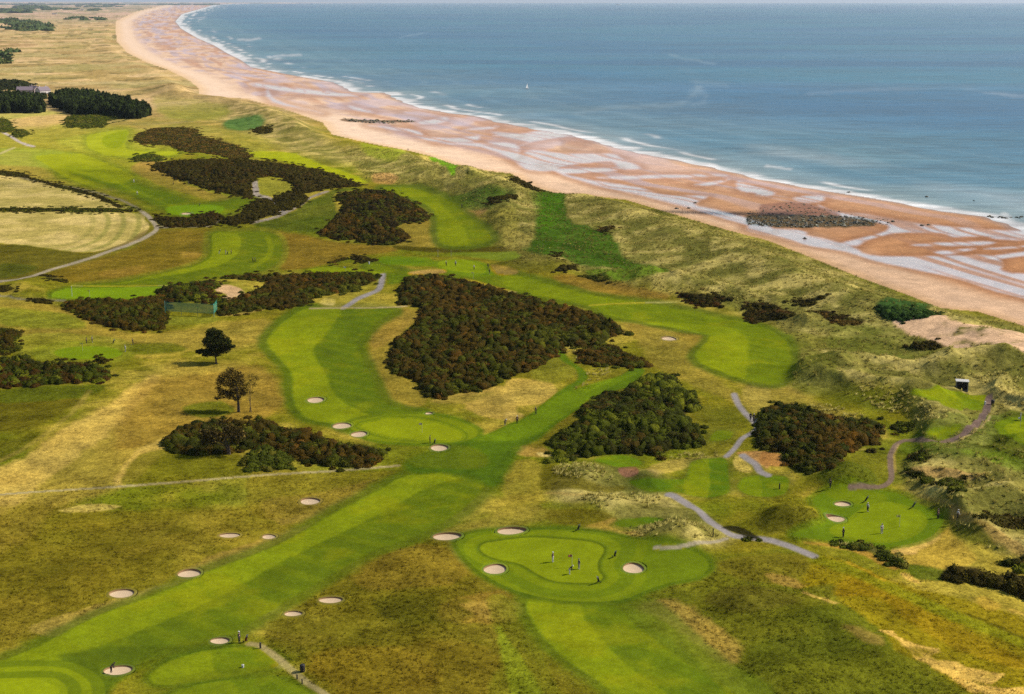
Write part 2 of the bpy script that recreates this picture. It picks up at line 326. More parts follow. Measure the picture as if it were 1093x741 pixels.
area(z_(16, (330,455),(420,465),(510,520),(440,530),(380,490)), (150,128,84), 6, 5, .7)
line(z_(16, (190,100),(300,120),(420,150),(500,190),(560,215)), (178,138,80), 5, 4, 3, .85); line(z_(16, (360,190),(440,230),(510,268)), (176,146,50), 2.5, 3, 2, .8)
area(z_(16, (580,235),(620,250),(670,280),(640,280),(590,260)), (206,172,112), 3, 3, .9); area(z_(16, (890,340),(950,345),(1000,380),(930,390)), (184,154,80), 5, 4, .8); area(z_(16, (1030,385),(1092,400),(1092,415),(1040,400)), (196,166,96), 4, 3, .8)
area(z_(16, (540,140),(640,80),(720,40),(770,50),(820,100),(890,160),(870,200),(740,220),(600,190)), (176,150,80), 5, 3, .95); area(z_(16, (540,140),(570,130),(640,135),(640,158),(560,158)), (216,178,130), 3, 1, .95)
area(z_(16, (560,130),(660,75),(730,50),(740,90),(640,150)), (214,180,128), 6, 3, .8)
area(z_(16, (600,200),(760,225),(760,265),(640,260)), (78,98,34), 5, 2, .8)
line(z_(4+8, (640,680),(720,700),(800,741)), (180,148,100), 6, 5, 2, .85)
line(z_(16, (790,0),(900,40),(1000,90),(1092,150)), (166,138,86), 7, 5, 3, .7)
area(z_(16, (0,0),(260,0),(260,30),(130,65),(0,65)), (92,90,36), 3, 1, .9); area(z_(12, (230,575),(330,525),(400,530),(480,590),(470,612),(400,622),(280,602)), (94,102,40), 4, 2, .9)
area(z_(16, (780,20),(860,30),(960,80),(1020,130),(960,140),(840,100),(790,60)), (102,104,44), 4, 2, .9)
# pale sandy ground beside the walking strip
area(z_(10, (740,265),(860,235),(1010,205),(1092,225),(1092,345),(1040,340),(960,330),(890,300),(880,280),(800,275)), (186,158,102), 4, 3, .85); area(z_(10, (720,275),(860,245),(1000,230),(900,270),(800,290)), (130,122,60), 5, 3, .5)
area(z_(11, (0,185),(100,175),(190,190),(210,240),(170,275),(0,280)), (196,168,108), 3, 2, .9); line(z_(11, (0,233),(100,235),(200,232)), (150,128,80), 1.2, 2, 1, .8)
area(z_(11, (0,310),(60,315),(70,330),(0,345)), (198,170,118), 3, 2, .85)
area(z_(11, (130,90),(230,85),(300,130),(280,170),(200,190),(110,170)), (132,130,56), 5, 2, .8)
area(z_(11, (20,460),(120,445),(190,480),(140,500),(60,490)), (176,142,90), 5, 3, .85); area(z_(11, (130,480),(190,485),(180,498),(140,495)), (214,190,150), 2, 1, .9)
area(z_(11, (60,420),(200,330),(310,300),(310,350),(240,380),(180,450),(100,460)), (124,114,46), 5, 3, .8)
area(z_(11, (0,540),(140,520),(150,640),(130,741),(0,741)), (152,138,68), 6, 4, .8); area(z_(11, (150,550),(200,530),(330,590),(500,620),(420,650),(160,640)), (104,98,36), 5, 3, .9)
area(z_(10, (550,440),(700,430),(860,500),(820,560),(560,560)), (116,118,40), 8, 4, .7)
area(z_(10, (0,560),(330,560),(600,560),(420,650),(200,741),(0,741)), (132,116,48), 6, 4, .6)
area(z_(15, (770,170),(840,210),(820,260),(760,240)), (150,138,66), 5, 3, .7)
area([(470,566),(520,552),(560,540),(600,548),(560,560),(500,570)], (148,134,70), 6, 4, .6); area([(585,545),(640,545),(660,556),(640,562),(590,558)], (104,96,36), 4, 3, .85)
line(z_(11, (170,650),(300,655),(380,655)), (160,140,86), 2, 3, 1, .8)
area(z_(15, (310,50),(440,10),(470,30),(540,60),(600,110),(620,130),(560,120),(500,80),(400,60)), (178,150,86), 4, 2, .8)
area([(690,500),(720,490),(780,485),(775,492),(730,500),(700,508)], (176,156,100), 4, 3, .8)
area(z_(11, (960,480),(1092,478),(1092,545),(1060,530),(1010,505)), (176,134,108), 3, 1, .95); area(z_(12, (0,478),(40,480),(85,490),(100,535),(0,530)), (168,122,92), 2.5, 1, .95)
area(z_(11, (470,545),(540,540),(550,570),(480,575)), (138,98,82), 2, 1, .95)
area(z_(11, (800,280),(980,300),(1000,380),(860,380),(800,360)), (110,110,44), 5, 3, .7)
area(z_(11, (1000,200),(1092,195),(1092,310),(1020,310),(985,270)), (170,152,96), 4, 3, .7)
# --- mown grass
FD, FL = (98,120,20), (130,148,36)
def mown(p, dark=FD, light=None, light_poly=None, collar=(102,118,28), cw=9, kind=1, soft=5.0, cs=9, stripe=.9):
    if collar and cw > 5: area(p, (108,118,36), 22, 5, .45, off=26)
    if collar: area(p, collar, cs, 4, .62, off=cw, ruf=.5)
    sl, sd = area(p, dark, soft if cw > 5 else 2.2, 1.6 if cw > 5 else .5, 1, ruf=.28, kind=kind)
    m = cover(sd, 0, soft); full = np.zeros(U.shape, np.float32); full[sl] = m
    if light_poly is not None:
        s2, d2 = sdf(light_poly, smooth=3, warp=1.5)
        tee = cw <= 5; put(full[s2]*cover(d2, 0, 2.0 if tee else 4.5)*(.9 if tee else .82), light or FL, s2)
    if stripe:
        put(full[sl]*np.clip(np.sin((X[sl]*math.cos(stripe)+Y[sl]*math.sin(stripe))*2*math.pi/5.5)*1.5, -1, 1).clip(0)*.16*sstep(900, 500, RNGM[sl]), (146,160,48), sl)
    put(full[sl]*sstep(.05, .5, N14[sl]+.5*N5[sl])*.28, (150,150,54), sl); put(full[sl]*sstep(.1, .5, -N40[sl]+.3*N14[sl])*.3, (84,112,18), sl)
    return sl, sd
# long foreground fairway
F1 = [(-160,770),(-60,728),(0,706),(41,690),(108,656),(164,636),(223,610),(280,589),(355,549),(385,534),(424,512),(448,506),(488,505),(514,511),(516,520),(503,535),(480,553),(430,578),(395,590),(330,627),(262,668),(228,684),(195,690),(150,700),(120,720),(100,741),(60,800),(-160,830)]
area(F1, (96,112,24), 10, 3, .75, off=15, ruf=.4)
F1L = [(-160,760),(0,704),(41,689),(108,655),(164,635),(223,609),(280,588),(355,548),(424,511),(448,505),(500,504),(470,517),(449,524),(403,550),(340,580),(280,611),(218,645),(170,665),(123,684),(64,705),(20,720),(-160,790)]
mown(F1, (104,126,18), (134,154,32), F1L, collar=None)
area([(60,700),(130,690),(210,688),(260,690),(160,712),(120,735),(110,760),(100,720)], (86,108,18), 8, 2, .7)
# bottom-left green with rings
G0 = [(-90,730),(-40,712),(20,705),(75,707),(105,722),(113,741),(110,790),(-90,800)]
sl, sd = area(G0, (110,132,18), 2, 0, 1, ruf=.1, kind=2)
put(cover(sd)*np.clip(np.sin(sd/4.2)*2, 0, 1)*.75, (140,160,36), sl); area([(-60,745),(-20,728),(20,724),(50,728),(64,741),(60,790),(-60,790)], (146,166,38), 2, 0, .9)
# foreground tees
T1 = [(161,722),(167,714),(192,702),(231,693),(268,691),(288,697),(298,706),(292,713),(270,717),(231,725),(180,731),(164,729)]
mown(T1, (112,136,18), (134,154,34), [(155,735),(160,712),(192,700),(222,694),(228,712),(236,727),(190,735)], (88,110,18), 10, 3)
T2 = [(170,750),(187,740),(205,733),(231,728),(280,724),(298,725),(318,732),(332,745),(336,790),(170,800)]
mown(T2, (106,130,16), (128,148,32), [(165,760),(187,738),(231,727),(246,727),(256,745),(250,800),(165,800)], (88,110,18), 10, 3)
line(z_(14, (-10,532),(40,545),(130,615),(220,690),(300,741),(400,830)), (182,164,106), 5, 4, 1, .9, ruf=.6, kind=5)
line(z_(14, (100,620),(200,640)), (170,160,90), 6, 5, 1, .5)
# green and fairway in the lower middle
F2 = [(563,640),(580,637),(620,634),(650,640),(663,652),(684,672),(719,697),(753,720),(786,741),(850,800),(690,800),(653,741),(625,718),(589,690),(568,661)]
area([(520,640),(545,640),(570,680),(600,741),(640,800),(540,800),(520,741),(535,700)], (118,120,40), 6, 3, .6); area([(530,670),(548,690),(580,741),(600,800),(560,800),(545,741)], (128,140,44), 5, 2, .7)
mown(F2, (104,128,20), (136,156,36), [(560,640),(614,640),(624,660),(650,692),(678,717),(712,741),(760,800),(640,800),(600,720),(560,660)], (92,114,22), 12)
area([(660,640),(700,640),(760,690),(830,741),(900,800),(850,800),(786,741),(719,697)], (106,122,34), 8, 3, .7, ruf=.5); area([(735,690),(770,715),(800,741),(830,780),(780,745)], (130,140,44), 6, 3, .5)
A1 = [(488,582),(492,573),(520,567),(560,567),(600,565),(650,570),(690,577),(725,583),(752,595),(756,606),(745,616),(715,622),(690,630),(660,641),(600,641),(550,630),(515,612),(498,597)]
area([(700,584),(745,586),(765,602),(752,620),(715,628),(700,610)], (140,136,56), 6, 3, .7)
area(A1, (92,114,16), 8, 1, .9, off=8, ruf=.4)
G1 = [(511,586),(515,580),(530,577),(566,573),(604,575),(632,578),(645,584),(645,591),(640,599),(640,609),(645,616),(638,622),(622,623),(591,621),(572,613),(555,603),(532,598),(518,593)]
area(A1, (112,136,18), 2, 0, 1, ruf=.12, kind=1)
s1, d1 = sdf(A1, margin=2); s2, d2 = sdf(G1, margin=80)
full = np.zeros(U.shape, np.float32); full[s1] = cover(d1)
put(full[s2]*np.clip(np.sin(d2/4.6-.6)*2, 0, 1)*(d2 > 0)*sstep(75, 20, d2)*.6, (136,156,36), s2)
put(full[s2]*cover(d2-1.5, 0, 2)*.9, (92,112,14), s2); put(cover(d2, -1.5, 1.6), (138,158,32), s2, ruf=.08, kind=2)
put(cover(d2, -7, 2)*np.clip(np.sin((U[s2]*.5+V[s2]*1.3)/5.5)*.9, 0, 1)*.3, (124,146,26), s2)
# middle fairway and its green
F3 = [(326,330),(372,329),(419,331),(404,342),(390,354),(380,368),(384,380),(396,402),(408,427),(429,437),(450,441),(440,452),(400,462),(378,460),(355,452),(329,447),(316,433),(312,416),(311,397),(296,380),(286,369),(288,359),(303,344)]
area(F3, (94,114,20), 7, 2, .85, off=11, ruf=.4)
mown(F3, (102,126,16), (146,164,38), [(322,329),(364,330),(346,360),(334,375),(347,398),(357,421),(380,437),(400,448),(372,458),(329,449),(314,433),(308,397),(284,370),(286,358),(301,344)], None)
A2 = [(372,452),(403,445),(449,442),(488,449),(510,460),(501,470),(475,473),(434,473),(393,468)]
area(A2, (108,130,22), 4, 1, .9, off=6, ruf=.3); area(A2, (130,150,30), 2, 0, 1, ruf=.12, kind=1)
G2 = [(384,455),(404,449),(414,447),(444,447),(475,454),(493,463),(488,470),(455,470),(414,466)]
sl, sd = sdf(G2); put(cover(sd, 6, 2)*(sd > 0)*.8, (104,128,16), sl); put(cover(sd, 3, 2)*(sd > 1)*.7, (146,166,38), sl); put(cover(sd, 0, 2), (146,164,34), sl, ruf=.08, kind=2)
# walking strip and the fresh grass round the crossing
area([(455,482),(500,470),(545,460),(590,455),(560,476),(545,500),(530,520),(505,512),(470,505),(440,505),(430,495)], (84,112,16), 8, 3, .9, ruf=.4)
ST = [(592,366),(590,372),(600,385),(613,393),(616,405),(600,415),(580,430),(560,446),(535,456),(500,474),(490,495),(520,505),(545,478),(566,468),(591,455),(617,437),(625,429),(637,422),(665,415),(680,408),(688,395),(676,393),(664,400),(645,410),(628,418),(612,416),(628,404),(622,394),(608,384),(602,372),(606,366)]
area(ST, (92,124,18), 3, 1, .95, ruf=.25, kind=1); area([(500,470),(560,448),(600,420),(680,398),(640,420),(590,452),(550,470)], (112,142,24), 4, 1, .8)
area([(440,480),(500,476),(520,490),(510,500),(440,498)], (112,124,34), 6, 3, .6)
# right middle fairway
F4 = z_(7, (-560,395),(-420,430),(-300,440),(-150,430),(0,440),(150,470),(330,520),(520,550),(620,565),(700,580),(850,610),(1000,640),(1092,670)) + [(838,362),(844,376),(843,393),(834,408),(818,410),(800,407),(784,402),(764,395),(748,388),(742,379),(752,368),(757,358),(745,354),(725,351),(684,343),(653,338),(634,329),(617,324),(578,317)] + z_(7, (0,505),(-150,490),(-300,470),(-450,440),(-560,425))
area(F4, (98,114,30), 6, 2, .85, off=9, ruf=.5)
mown(F4, (114,136,26), (146,164,40), [(743,378),(752,366),(762,358),(796,358),(796,400),(784,402),(748,388)], None)
area(z_(7, (0,445),(150,475),(330,525),(520,555),(350,565),(150,525),(0,490)), (130,150,34), 3, 0, .8); area([(690,345),(730,345),(790,352),(760,358),(725,351)], (136,156,36), 3, 0, .7)
# strip of tees and green across the middle
area(z_(6, (210,440),(230,420),(330,410),(530,430),(530,445),(400,440),(250,440)), (140,160,40), 2, 0, .95, ruf=.15, kind=3)
area(z_(6, (520,375),(560,365),(720,370),(760,385),(900,380),(980,400),(1010,440),(920,450),(800,430),(760,410),(640,405),(540,395)), (114,144,24), 3, 1, .95, ruf=.2, kind=1)
area(z_(6, (780,385),(880,380),(960,405),(960,435),(860,430),(780,410)), (140,164,36), 2, 0, .9, ruf=.1, kind=2); area(z_(6, (530,380),(700,378),(700,395),(560,398)), (96,132,18), 3, 0, .7)
area(z_(6, (820,350),(1092,345),(1092,380),(960,375)), (126,142,42), 4, 1, .9, ruf=.3); area(z_(6, (580,430),(640,430),(640,470),(560,480)), (104,124,28), 4, 1, .9)
area(z_(6, (650,430),(690,425),(790,420),(790,438),(660,442)), (196,160,100), 2.5, 1.5, .9); line(z_(6, (880,460),(960,480),(1092,515)), (192,172,112), 2, 2.5, 1, .85)
area(z_(6, (990,400),(1092,420),(1092,440),(1010,440)), (168,140,88), 3, 1, .8)
area(z_(6, (440,480),(520,470),(510,540),(640,545),(600,575),(300,575),(290,545),(380,530)), (154,144,70), 5, 2, .8); area(z_(6, (280,560),(300,540),(340,545),(330,570)), (208,190,130), 2, 1, .8)
# upper middle fairway
F6 = z_(6, (540,80),(650,78),(760,108),(850,158),(905,210),(965,250),(992,290),(960,312),(880,322),(790,315),(768,270),(765,205),(735,160),(640,120),(560,100))
area(F6, (96,112,34), 5, 2, .85, off=8, ruf=.5)
mown(F6, (112,132,28), (138,156,44), z_(6, (530,75),(650,78),(740,110),(830,190),(880,250),(892,325),(790,320),(760,270),(760,200),(640,125)), None)
# left middle fairway, ringed
F7 = z_(5, (880,268),(960,262),(1092,262),(1150,280),(1175,330),(1160,385),(1092,425),(1000,440),(900,450),(800,468),(690,485),(490,492),(330,487),(480,472),(600,450),(750,418),(845,385),(875,340))
area(F7, (140,136,54), 3, 0, .8, off=7); mown(F7, (104,124,20), (140,158,46), z_(5, (888,274),(990,274),(992,350),(905,405),(650,455),(470,482),(600,455),(760,420),(860,385),(885,340)), (92,106,26), 4)
line(z_(6, (60,285),(75,330),(55,375),(0,410)), (132,148,44), 3, 2, 0, .8)
G7 = z_(5, (215,535),(260,505),(310,497),(500,495),(690,492),(660,510),(600,545),(400,542))
area(G7, (92,112,26), 4, 1, .8, off=5); area(G7, (126,160,30), 2, 0, 1, ruf=.1, kind=2); line(z_(5, (300,488),(500,489),(720,487)), (196,190,110), 1, 2, 0, .8)
# upper left fairway
F8 = z_(5, (270,-10),(420,0),(560,60),(700,100),(760,130),(830,150),(930,135),(1040,130),(1010,160),(960,185),(860,195),(720,192),(690,168),(600,128),(520,95),(400,55),(300,15))
mown(F8, (100,124,24), (130,152,40), z_(5, (340,-10),(420,10),(500,60),(620,110),(720,150),(900,160),(960,185),(860,195),(720,192),(690,168),(700,150),(620,120),(480,60)), (88,104,26), 6)
area(z_(5, (700,160),(830,150),(930,160),(900,190),(720,192)), (118,156,26), 3, 0, .9, ruf=.1, kind=2)
area([(-60,160),(60,160),(110,178),(140,190),(120,196),(60,180),(-60,172)], (156,170,60), 5, 1, .6, ruf=.3)
# green far left, lower left of the pine
G5 = z_(9, (150,60),(215,35),(330,26),(460,35),(530,58),(520,85),(350,105),(200,98))
area(G5, (136,140,52), 4, 1, .8, off=6); area(z_(9, (225,60),(290,42),(400,38),(480,48),(510,68),(460,88),(330,92),(250,82)), (126,154,34), 2, 0, 1, ruf=.1, kind=2)
area(z_(9, (550,30),(700,25),(780,45),(720,65),(560,70)), (104,108,36), 5, 2, .85)
# right hand greens and tees
A3 = [(873,528),(890,521),(920,520),(957,526),(977,536),(1003,547),(1007,557),(995,572),(970,581),(941,584),(914,580),(885,577),(858,574),(845,570),(868,562),(882,556),(876,545),(868,535)]
area(A3, (98,116,30), 5, 2, .8, off=7); area(A3, (104,132,18), 2, 0, 1, ruf=.12, kind=1)
area([(880,524),(915,522),(945,528),(940,540),(900,536)], (128,148,32), 5, 0, .6)
G3 = [(918,548),(930,541),(948,538),(968,543),(983,551),(984,561),(972,571),(950,577),(925,576),(900,572),(890,566),(905,558)]
sl, sd = sdf(G3); put(cover(sd, 5, 2)*(sd > 0)*.7, (134,154,36), sl); put(cover(sd, 0, 2), (132,154,28), sl, ruf=.08, kind=2)
T3 = z_(11, (515,600),(560,588),(640,590),(740,590),(758,570),(775,520),(850,505),(915,508),(925,580),(930,640),(890,660),(830,666),(760,655),(700,645),(600,642),(540,622))
mown(T3, (92,124,18), (126,146,38), z_(11, (748,560),(775,512),(842,505),(838,668),(745,660)), (96,104,36), 5, 3)
mown(z_(11, (968,625),(985,590),(1030,578),(1092,576),(1165,580),(1178,610),(1160,650),(1092,665),(1010,655)), (100,128,22), (124,148,34), z_(11, (960,580),(1050,575),(1060,665),(960,660)), (100,104,38), 5, 3)
mown(z_(11, (370,508),(480,490),(560,515),(550,535),(470,540),(410,525)), (104,136,22), None, None, (96,106,34), 5, 3)
mown(z_(11, (850,420),(880,390),(940,393),(940,410),(925,425),(860,432)), (112,134,34), None, None, (108,112,44), 4, 3)
mown(z_(12, (620,228),(700,218),(800,225),(920,240),(932,270),(915,295),(870,302),(800,298),(700,262)), (108,134,18), (132,152,36), z_(12, (610,215),(800,220),(780,290),(610,260)), (96,98,36), 5, 3)
mown(z_(12, (685,405),(720,370),(830,363),(790,408),(755,425)), (96,126,22), (122,144,36), z_(12, (680,400),(720,365),(770,365),(720,420)), (96,104,36), 5, 3)
area(z_(12, (960,440),(1000,330),(1092,320),(1300,340),(1300,520),(1092,520),(960,500),(860,440)), (78,86,26), 6, 2, .85)
G4 = z_(12, (968,372),(1000,345),(1060,335),(1120,332),(1300,360),(1300,470),(1120,448),(1040,420),(985,395)); area(G4, (108,132,26), 2, 0, 1, ruf=.1, kind=2); area(z_(12, (1010,375),(1092,350),(1250,370),(1250,440),(1092,425),(1030,405)), (138,158,32), 2, 0, .9)
mown(z_(15, (455,25),(560,5),(640,8),(650,18),(560,40),(480,45)), (96,130,26), None, None, None, 4, 3)
area([(650,560),(672,552),(690,560),(670,568)], (100,120,34), 4, 2, .6)
area(z_(12, (840,470),(980,490),(1092,520),(1092,560),(960,520),(860,500)), (102,124,34), 6, 2, .6)
# --- tracks and paths
GREY, TRK, PALE = (172,162,156), (150,134,122), (182,162,112)
line([(-160,306)]+z_(5, (0,470),(100,455),(250,410),(400,365),(560,308),(630,272),(650,250),(635,222),(590,180),(530,143),(420,105),(200,60),(0,16))+[(-160,150)], (112,104,60), 6, 3, 1, .5)
line([(-160,306)]+z_(5, (0,470),(100,455),(250,410),(400,365),(560,308),(630,272),(652,250),(638,222),(592,180)), (186,170,140), 2.6, 1.6, .5, 1, kind=5, ruf=.4)
line(z_(5, (592,180),(530,143),(420,105),(300,80),(200,60),(100,40),(0,16))+[(-160,160)], (148,136,104), 1.8, 2, 1, .9, kind=5, ruf=.4)
line(z_(5, (650,245),(760,242),(870,238),(920,213)), (170,156,134), 1.6, 1.6, .5, .9, kind=4)
line(z_(6, (0,225),(100,200),(200,150),(240,120),(310,95)), (172,156,136), 2.2, 1.6, .5, .95, kind=4); line(z_(6, (8,60),(10,90),(20,112),(70,125),(100,165),(130,182)), (174,160,144), 3.4, 1.8, .5, .95, kind=4); area(z_(6, (0,70),(22,72),(25,110),(0,112)), (174,160,144), 2, .5, .9, kind=4)
line(z_(1, (0,545),(40,565),(90,595),(140,610)), (214,196,190), 1.8, 1.6, .5, .9, kind=4); line(z_(1, (0,640),(60,615)), (200,186,150), 1.5, 2, .5, .7)
line([(-100,316)]+z_(5, (0,530),(60,540),(130,545),(270,550)), (150,140,110), 1.8, 2, .5, .8, kind=5)
line(z_(6, (540,442),(533,480),(520,505),(490,520),(440,540),(410,560),(375,582)), GREY, 3.2, 3.0, .4, 1, kind=4, ruf=.2)
line(z_(6, (240,582),(380,580),(500,580),(640,573)), (196,174,124), 1.6, 2, .5, .95, kind=5)
line(z_(7, (350,570),(520,560),(740,552)), (184,178,118), 1.5, 2, .5, .85)
line(z_(11, (950,238),(965,275),(990,310),(1030,350),(1048,378),(1025,398),(985,420),(955,460),(920,495)), GREY, 3.4, 3.0, .4, 1, kind=4, ruf=.2)
line(z_(11, (985,492),(1010,510),(1040,530),(1060,560),(1092,576)), GREY, 4.0, 3.0, .4, 1, kind=4, ruf=.2); area(z_(11, (945,530),(960,495),(1000,520),(1030,560),(980,560)), (206,182,120), 2, 1, .85)
line([(714,528),(722,531),(738,541),(757,556),(770,565),(781,571),(800,574),(822,577),(845,584),(869,594)], GREY, 4.8, 3.0, .4, 1, kind=4, ruf=.2)
line(z_(15, (620,133),(680,133),(740,128),(830,110),(920,93)), (186,172,140), 2.4, 1.6, .3, .95, kind=4, ruf=.4)
line(z_(12, (945,258),(935,310),(880,375),(830,410),(775,433)), (134,112,100), 4.2, 1.6, .5, 1, kind=5, ruf=.4); line(z_(12, (950,330),(890,385),(830,425),(790,440)), (184,164,124), 1.4, 2, .5, .8)
line(z_(12, (775,433),(700,430),(620,428),(570,440),(545,470),(535,500),(538,550),(540,590),(520,612),(480,625),(370,630)), (140,118,98), 3.2, 1.6, .5, 1, kind=5, ruf=.4); line(z_(12, (570,445),(552,490),(556,560)), (186,160,110), 1.4, 2, .5, .6)
line(z_(12, (360,478),(430,465)), (166,150,96), 1.6, 2, .5, .8)
line([(-160,548),(0,528),(90,522),(200,514),(300,506),(380,501),(425,497)], (190,172,118), 2.4, 2.4, .6, .85, kind=5)
line([(95,418),(60,455),(0,492),(-100,540)], (176,156,98), 3, 4, 2, .5)
area(z_(15, (900,45),(960,40),(1050,85),(1060,100),(1000,85),(930,60)), (44,42,26), 2, 0, .95)
area(z_(5, (905,488),(960,484),(1015,510),(1005,530),(950,548),(915,545),(945,525),(905,512)), (226,186,152), 2, 1.5, 1, ruf=.5)
line(z_(5, (905,545),(960,545),(1000,528)), (206,180,120), 2, 2, 1, .9); line(z_(5, (940,610),(1000,605),(1092,585)), (196,170,116), 2.4, 3, 1, .8)
# --- beach, pools, rocks
b = ON_BEACH.astype(np.float32); T = np.where(ON_BEACH, D_LAND/(D_LAND+D_SEA+1e-6), 0).astype(np.float32)
NEARB = sstep(1000, 500, RNGM)
DRY, DAMP, WETS = (240,212,184), (230,198,168), (212,178,152)
KIND[ON_BEACH] = 6; KIND[ON_SEA] = 8
wob = .10*perlin(X/70, Y/70)+.05*perlin(X/22, Y/22)*FADE14
put(b, DRY, ruf=.25)
put(b*sstep(.14, .34, T+wob*.6)*.95, DAMP); put(b*sstep(.35, .6, T+wob)*(.5+.5*sstep(-.2, .3, N40))*.6, WETS)
put(b*NEARB*sstep(.16, .3, T)*.75, (206,152,104))
edge = 1-sstep(0, 1, np.minimum(D_LAND/ (6+.006*RNGM), 1)); put(b*edge*.6, (226,190,140))
# long streaks of wet sand and water lying along the shore, denser to the north
streak = perlin(T*6+.7*perlin(X/260, Y/260), (X*.3+Y)/620)*.8+perlin(T*15+.6*perlin(X/150, Y/150), (X*.3+Y)/420)*.45
pool = b*sstep(.06, .3, streak)*sstep(.2, .34, T)*sstep(.99, .88, T)*sstep(560, 760, RNGM)
put(pool*.75, (206,174,172), wet=.8); put(b*sstep(.05, .35, -streak)*sstep(.3, .45, T)*sstep(700, 1000, RNGM)*.5, (204,164,140), wet=.2)
damp2 = b*sstep(.1, .3, -streak)*sstep(.3, .45, T)*.5; put(damp2, (196,140,98), wet=.25)
FARB = b*sstep(650, 950, RNGM)*sstep(.18, .34, T)
put(FARB*sstep(.05, .3, perlin(X/42+.5*perlin(X/90, Y/90), Y/130))*.5, (186,152,134), wet=.25); put(FARB*sstep(.12, .32, perlin(X/50+9, Y/170+3)+.3*streak)*.5, (206,186,194), wet=.7); put(FARB*sstep(.2, .4, perlin(X/26+5, Y/70+1))*.5, (168,136,120))
put(b*sstep(.93, .99, T)*.7, (150,118,98), wet=.8)
POOL_SKY = (224,202,198)  # wet sand film with the pale sky reflection put into its colour
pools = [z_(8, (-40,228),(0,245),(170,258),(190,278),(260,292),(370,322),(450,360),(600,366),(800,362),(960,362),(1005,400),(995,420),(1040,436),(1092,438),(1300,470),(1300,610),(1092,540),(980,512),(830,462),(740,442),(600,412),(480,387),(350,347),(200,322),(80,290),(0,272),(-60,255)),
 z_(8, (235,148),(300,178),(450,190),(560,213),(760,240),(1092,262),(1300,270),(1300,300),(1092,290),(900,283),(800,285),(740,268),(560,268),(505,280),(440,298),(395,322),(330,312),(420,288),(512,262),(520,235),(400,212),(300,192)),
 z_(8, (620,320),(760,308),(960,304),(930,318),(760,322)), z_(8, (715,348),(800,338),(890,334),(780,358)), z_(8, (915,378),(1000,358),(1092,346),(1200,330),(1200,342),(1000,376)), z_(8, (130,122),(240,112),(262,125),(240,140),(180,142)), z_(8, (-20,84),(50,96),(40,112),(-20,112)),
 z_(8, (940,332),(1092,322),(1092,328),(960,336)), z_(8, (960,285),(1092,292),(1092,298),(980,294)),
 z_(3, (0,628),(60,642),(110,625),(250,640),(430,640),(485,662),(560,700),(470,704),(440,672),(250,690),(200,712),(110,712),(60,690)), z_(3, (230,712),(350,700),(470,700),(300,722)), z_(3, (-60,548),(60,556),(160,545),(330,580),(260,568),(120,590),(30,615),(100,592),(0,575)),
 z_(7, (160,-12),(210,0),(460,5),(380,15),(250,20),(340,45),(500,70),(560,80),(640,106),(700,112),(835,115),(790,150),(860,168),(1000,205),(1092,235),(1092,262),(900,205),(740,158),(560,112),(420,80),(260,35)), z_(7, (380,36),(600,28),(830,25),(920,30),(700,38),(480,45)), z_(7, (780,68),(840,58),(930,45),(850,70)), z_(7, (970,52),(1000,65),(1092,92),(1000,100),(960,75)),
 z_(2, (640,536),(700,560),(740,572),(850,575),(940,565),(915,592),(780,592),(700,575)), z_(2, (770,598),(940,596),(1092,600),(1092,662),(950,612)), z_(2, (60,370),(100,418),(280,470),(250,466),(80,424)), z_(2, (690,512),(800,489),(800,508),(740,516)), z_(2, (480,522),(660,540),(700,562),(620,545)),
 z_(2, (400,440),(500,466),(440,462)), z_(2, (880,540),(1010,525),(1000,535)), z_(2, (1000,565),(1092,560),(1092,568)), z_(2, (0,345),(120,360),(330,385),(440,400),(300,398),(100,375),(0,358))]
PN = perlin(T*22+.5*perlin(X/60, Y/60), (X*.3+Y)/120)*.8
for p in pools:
    sl, sd = sdf(p, warp=1.2); m = .9*cover(sd, 0, 5)*(ON_BEACH[sl])*np.clip(1.1-.85*sstep(.0, .4, PN[sl]), 0, 1); put(cover(sd, 9, 8)*ON_BEACH[sl]*.5, (176,130,100), sl); put(m, POOL_SKY, sl, wet=1)
area(z_(8, (0,150),(140,140),(260,165),(330,195),(250,200),(100,195),(0,190)), (158,112,90), 4, 3, .8, wet=.2)
RR = z_(8, (-60,195),(60,192),(200,195),(350,198),(470,215),(460,238),(300,245),(100,246),(0,240),(-60,230)); area(RR, (92,86,58), 4, 4, .9)
area(z_(2, (370,495),(480,500),(660,503),(650,510),(400,508)), (110,84,58), 2, 1.5, .9)
ALB[ON_SEA] = alb((120,110,96))
# the dry plain to the north
PL = sstep(1150, 1500, RNGM)*(~ON_BEACH)*(~ON_SEA)*sstep(.4, 1, RUF); sl0 = (slice(None), slice(None))
put(PL*.62, (186,168,112)); put(PL*sstep(.02, .3, N90+.4*N40)*.7, (208,188,134)); put(PL*sstep(.08, .3, -N90+.5*N40)*.6, (138,124,70)); put(PL*sstep(.2, .45, N300)*.5, (150,150,84)); put(PL*sstep(.3, .45, N40-.3*N90)*.7, (92,92,54)); put(PL*sstep(.1, .35, -N300+.5*N90)*.5, (132,140,78)); put(PL*vfar*.5, (150,146,120)); put(PL*vfar*sstep(.05, .3, N1K)*.6, (104,112,84)); put(PL*vfar*sstep(.1, .3, N300-.2*N1K)*.6, (204,178,150))
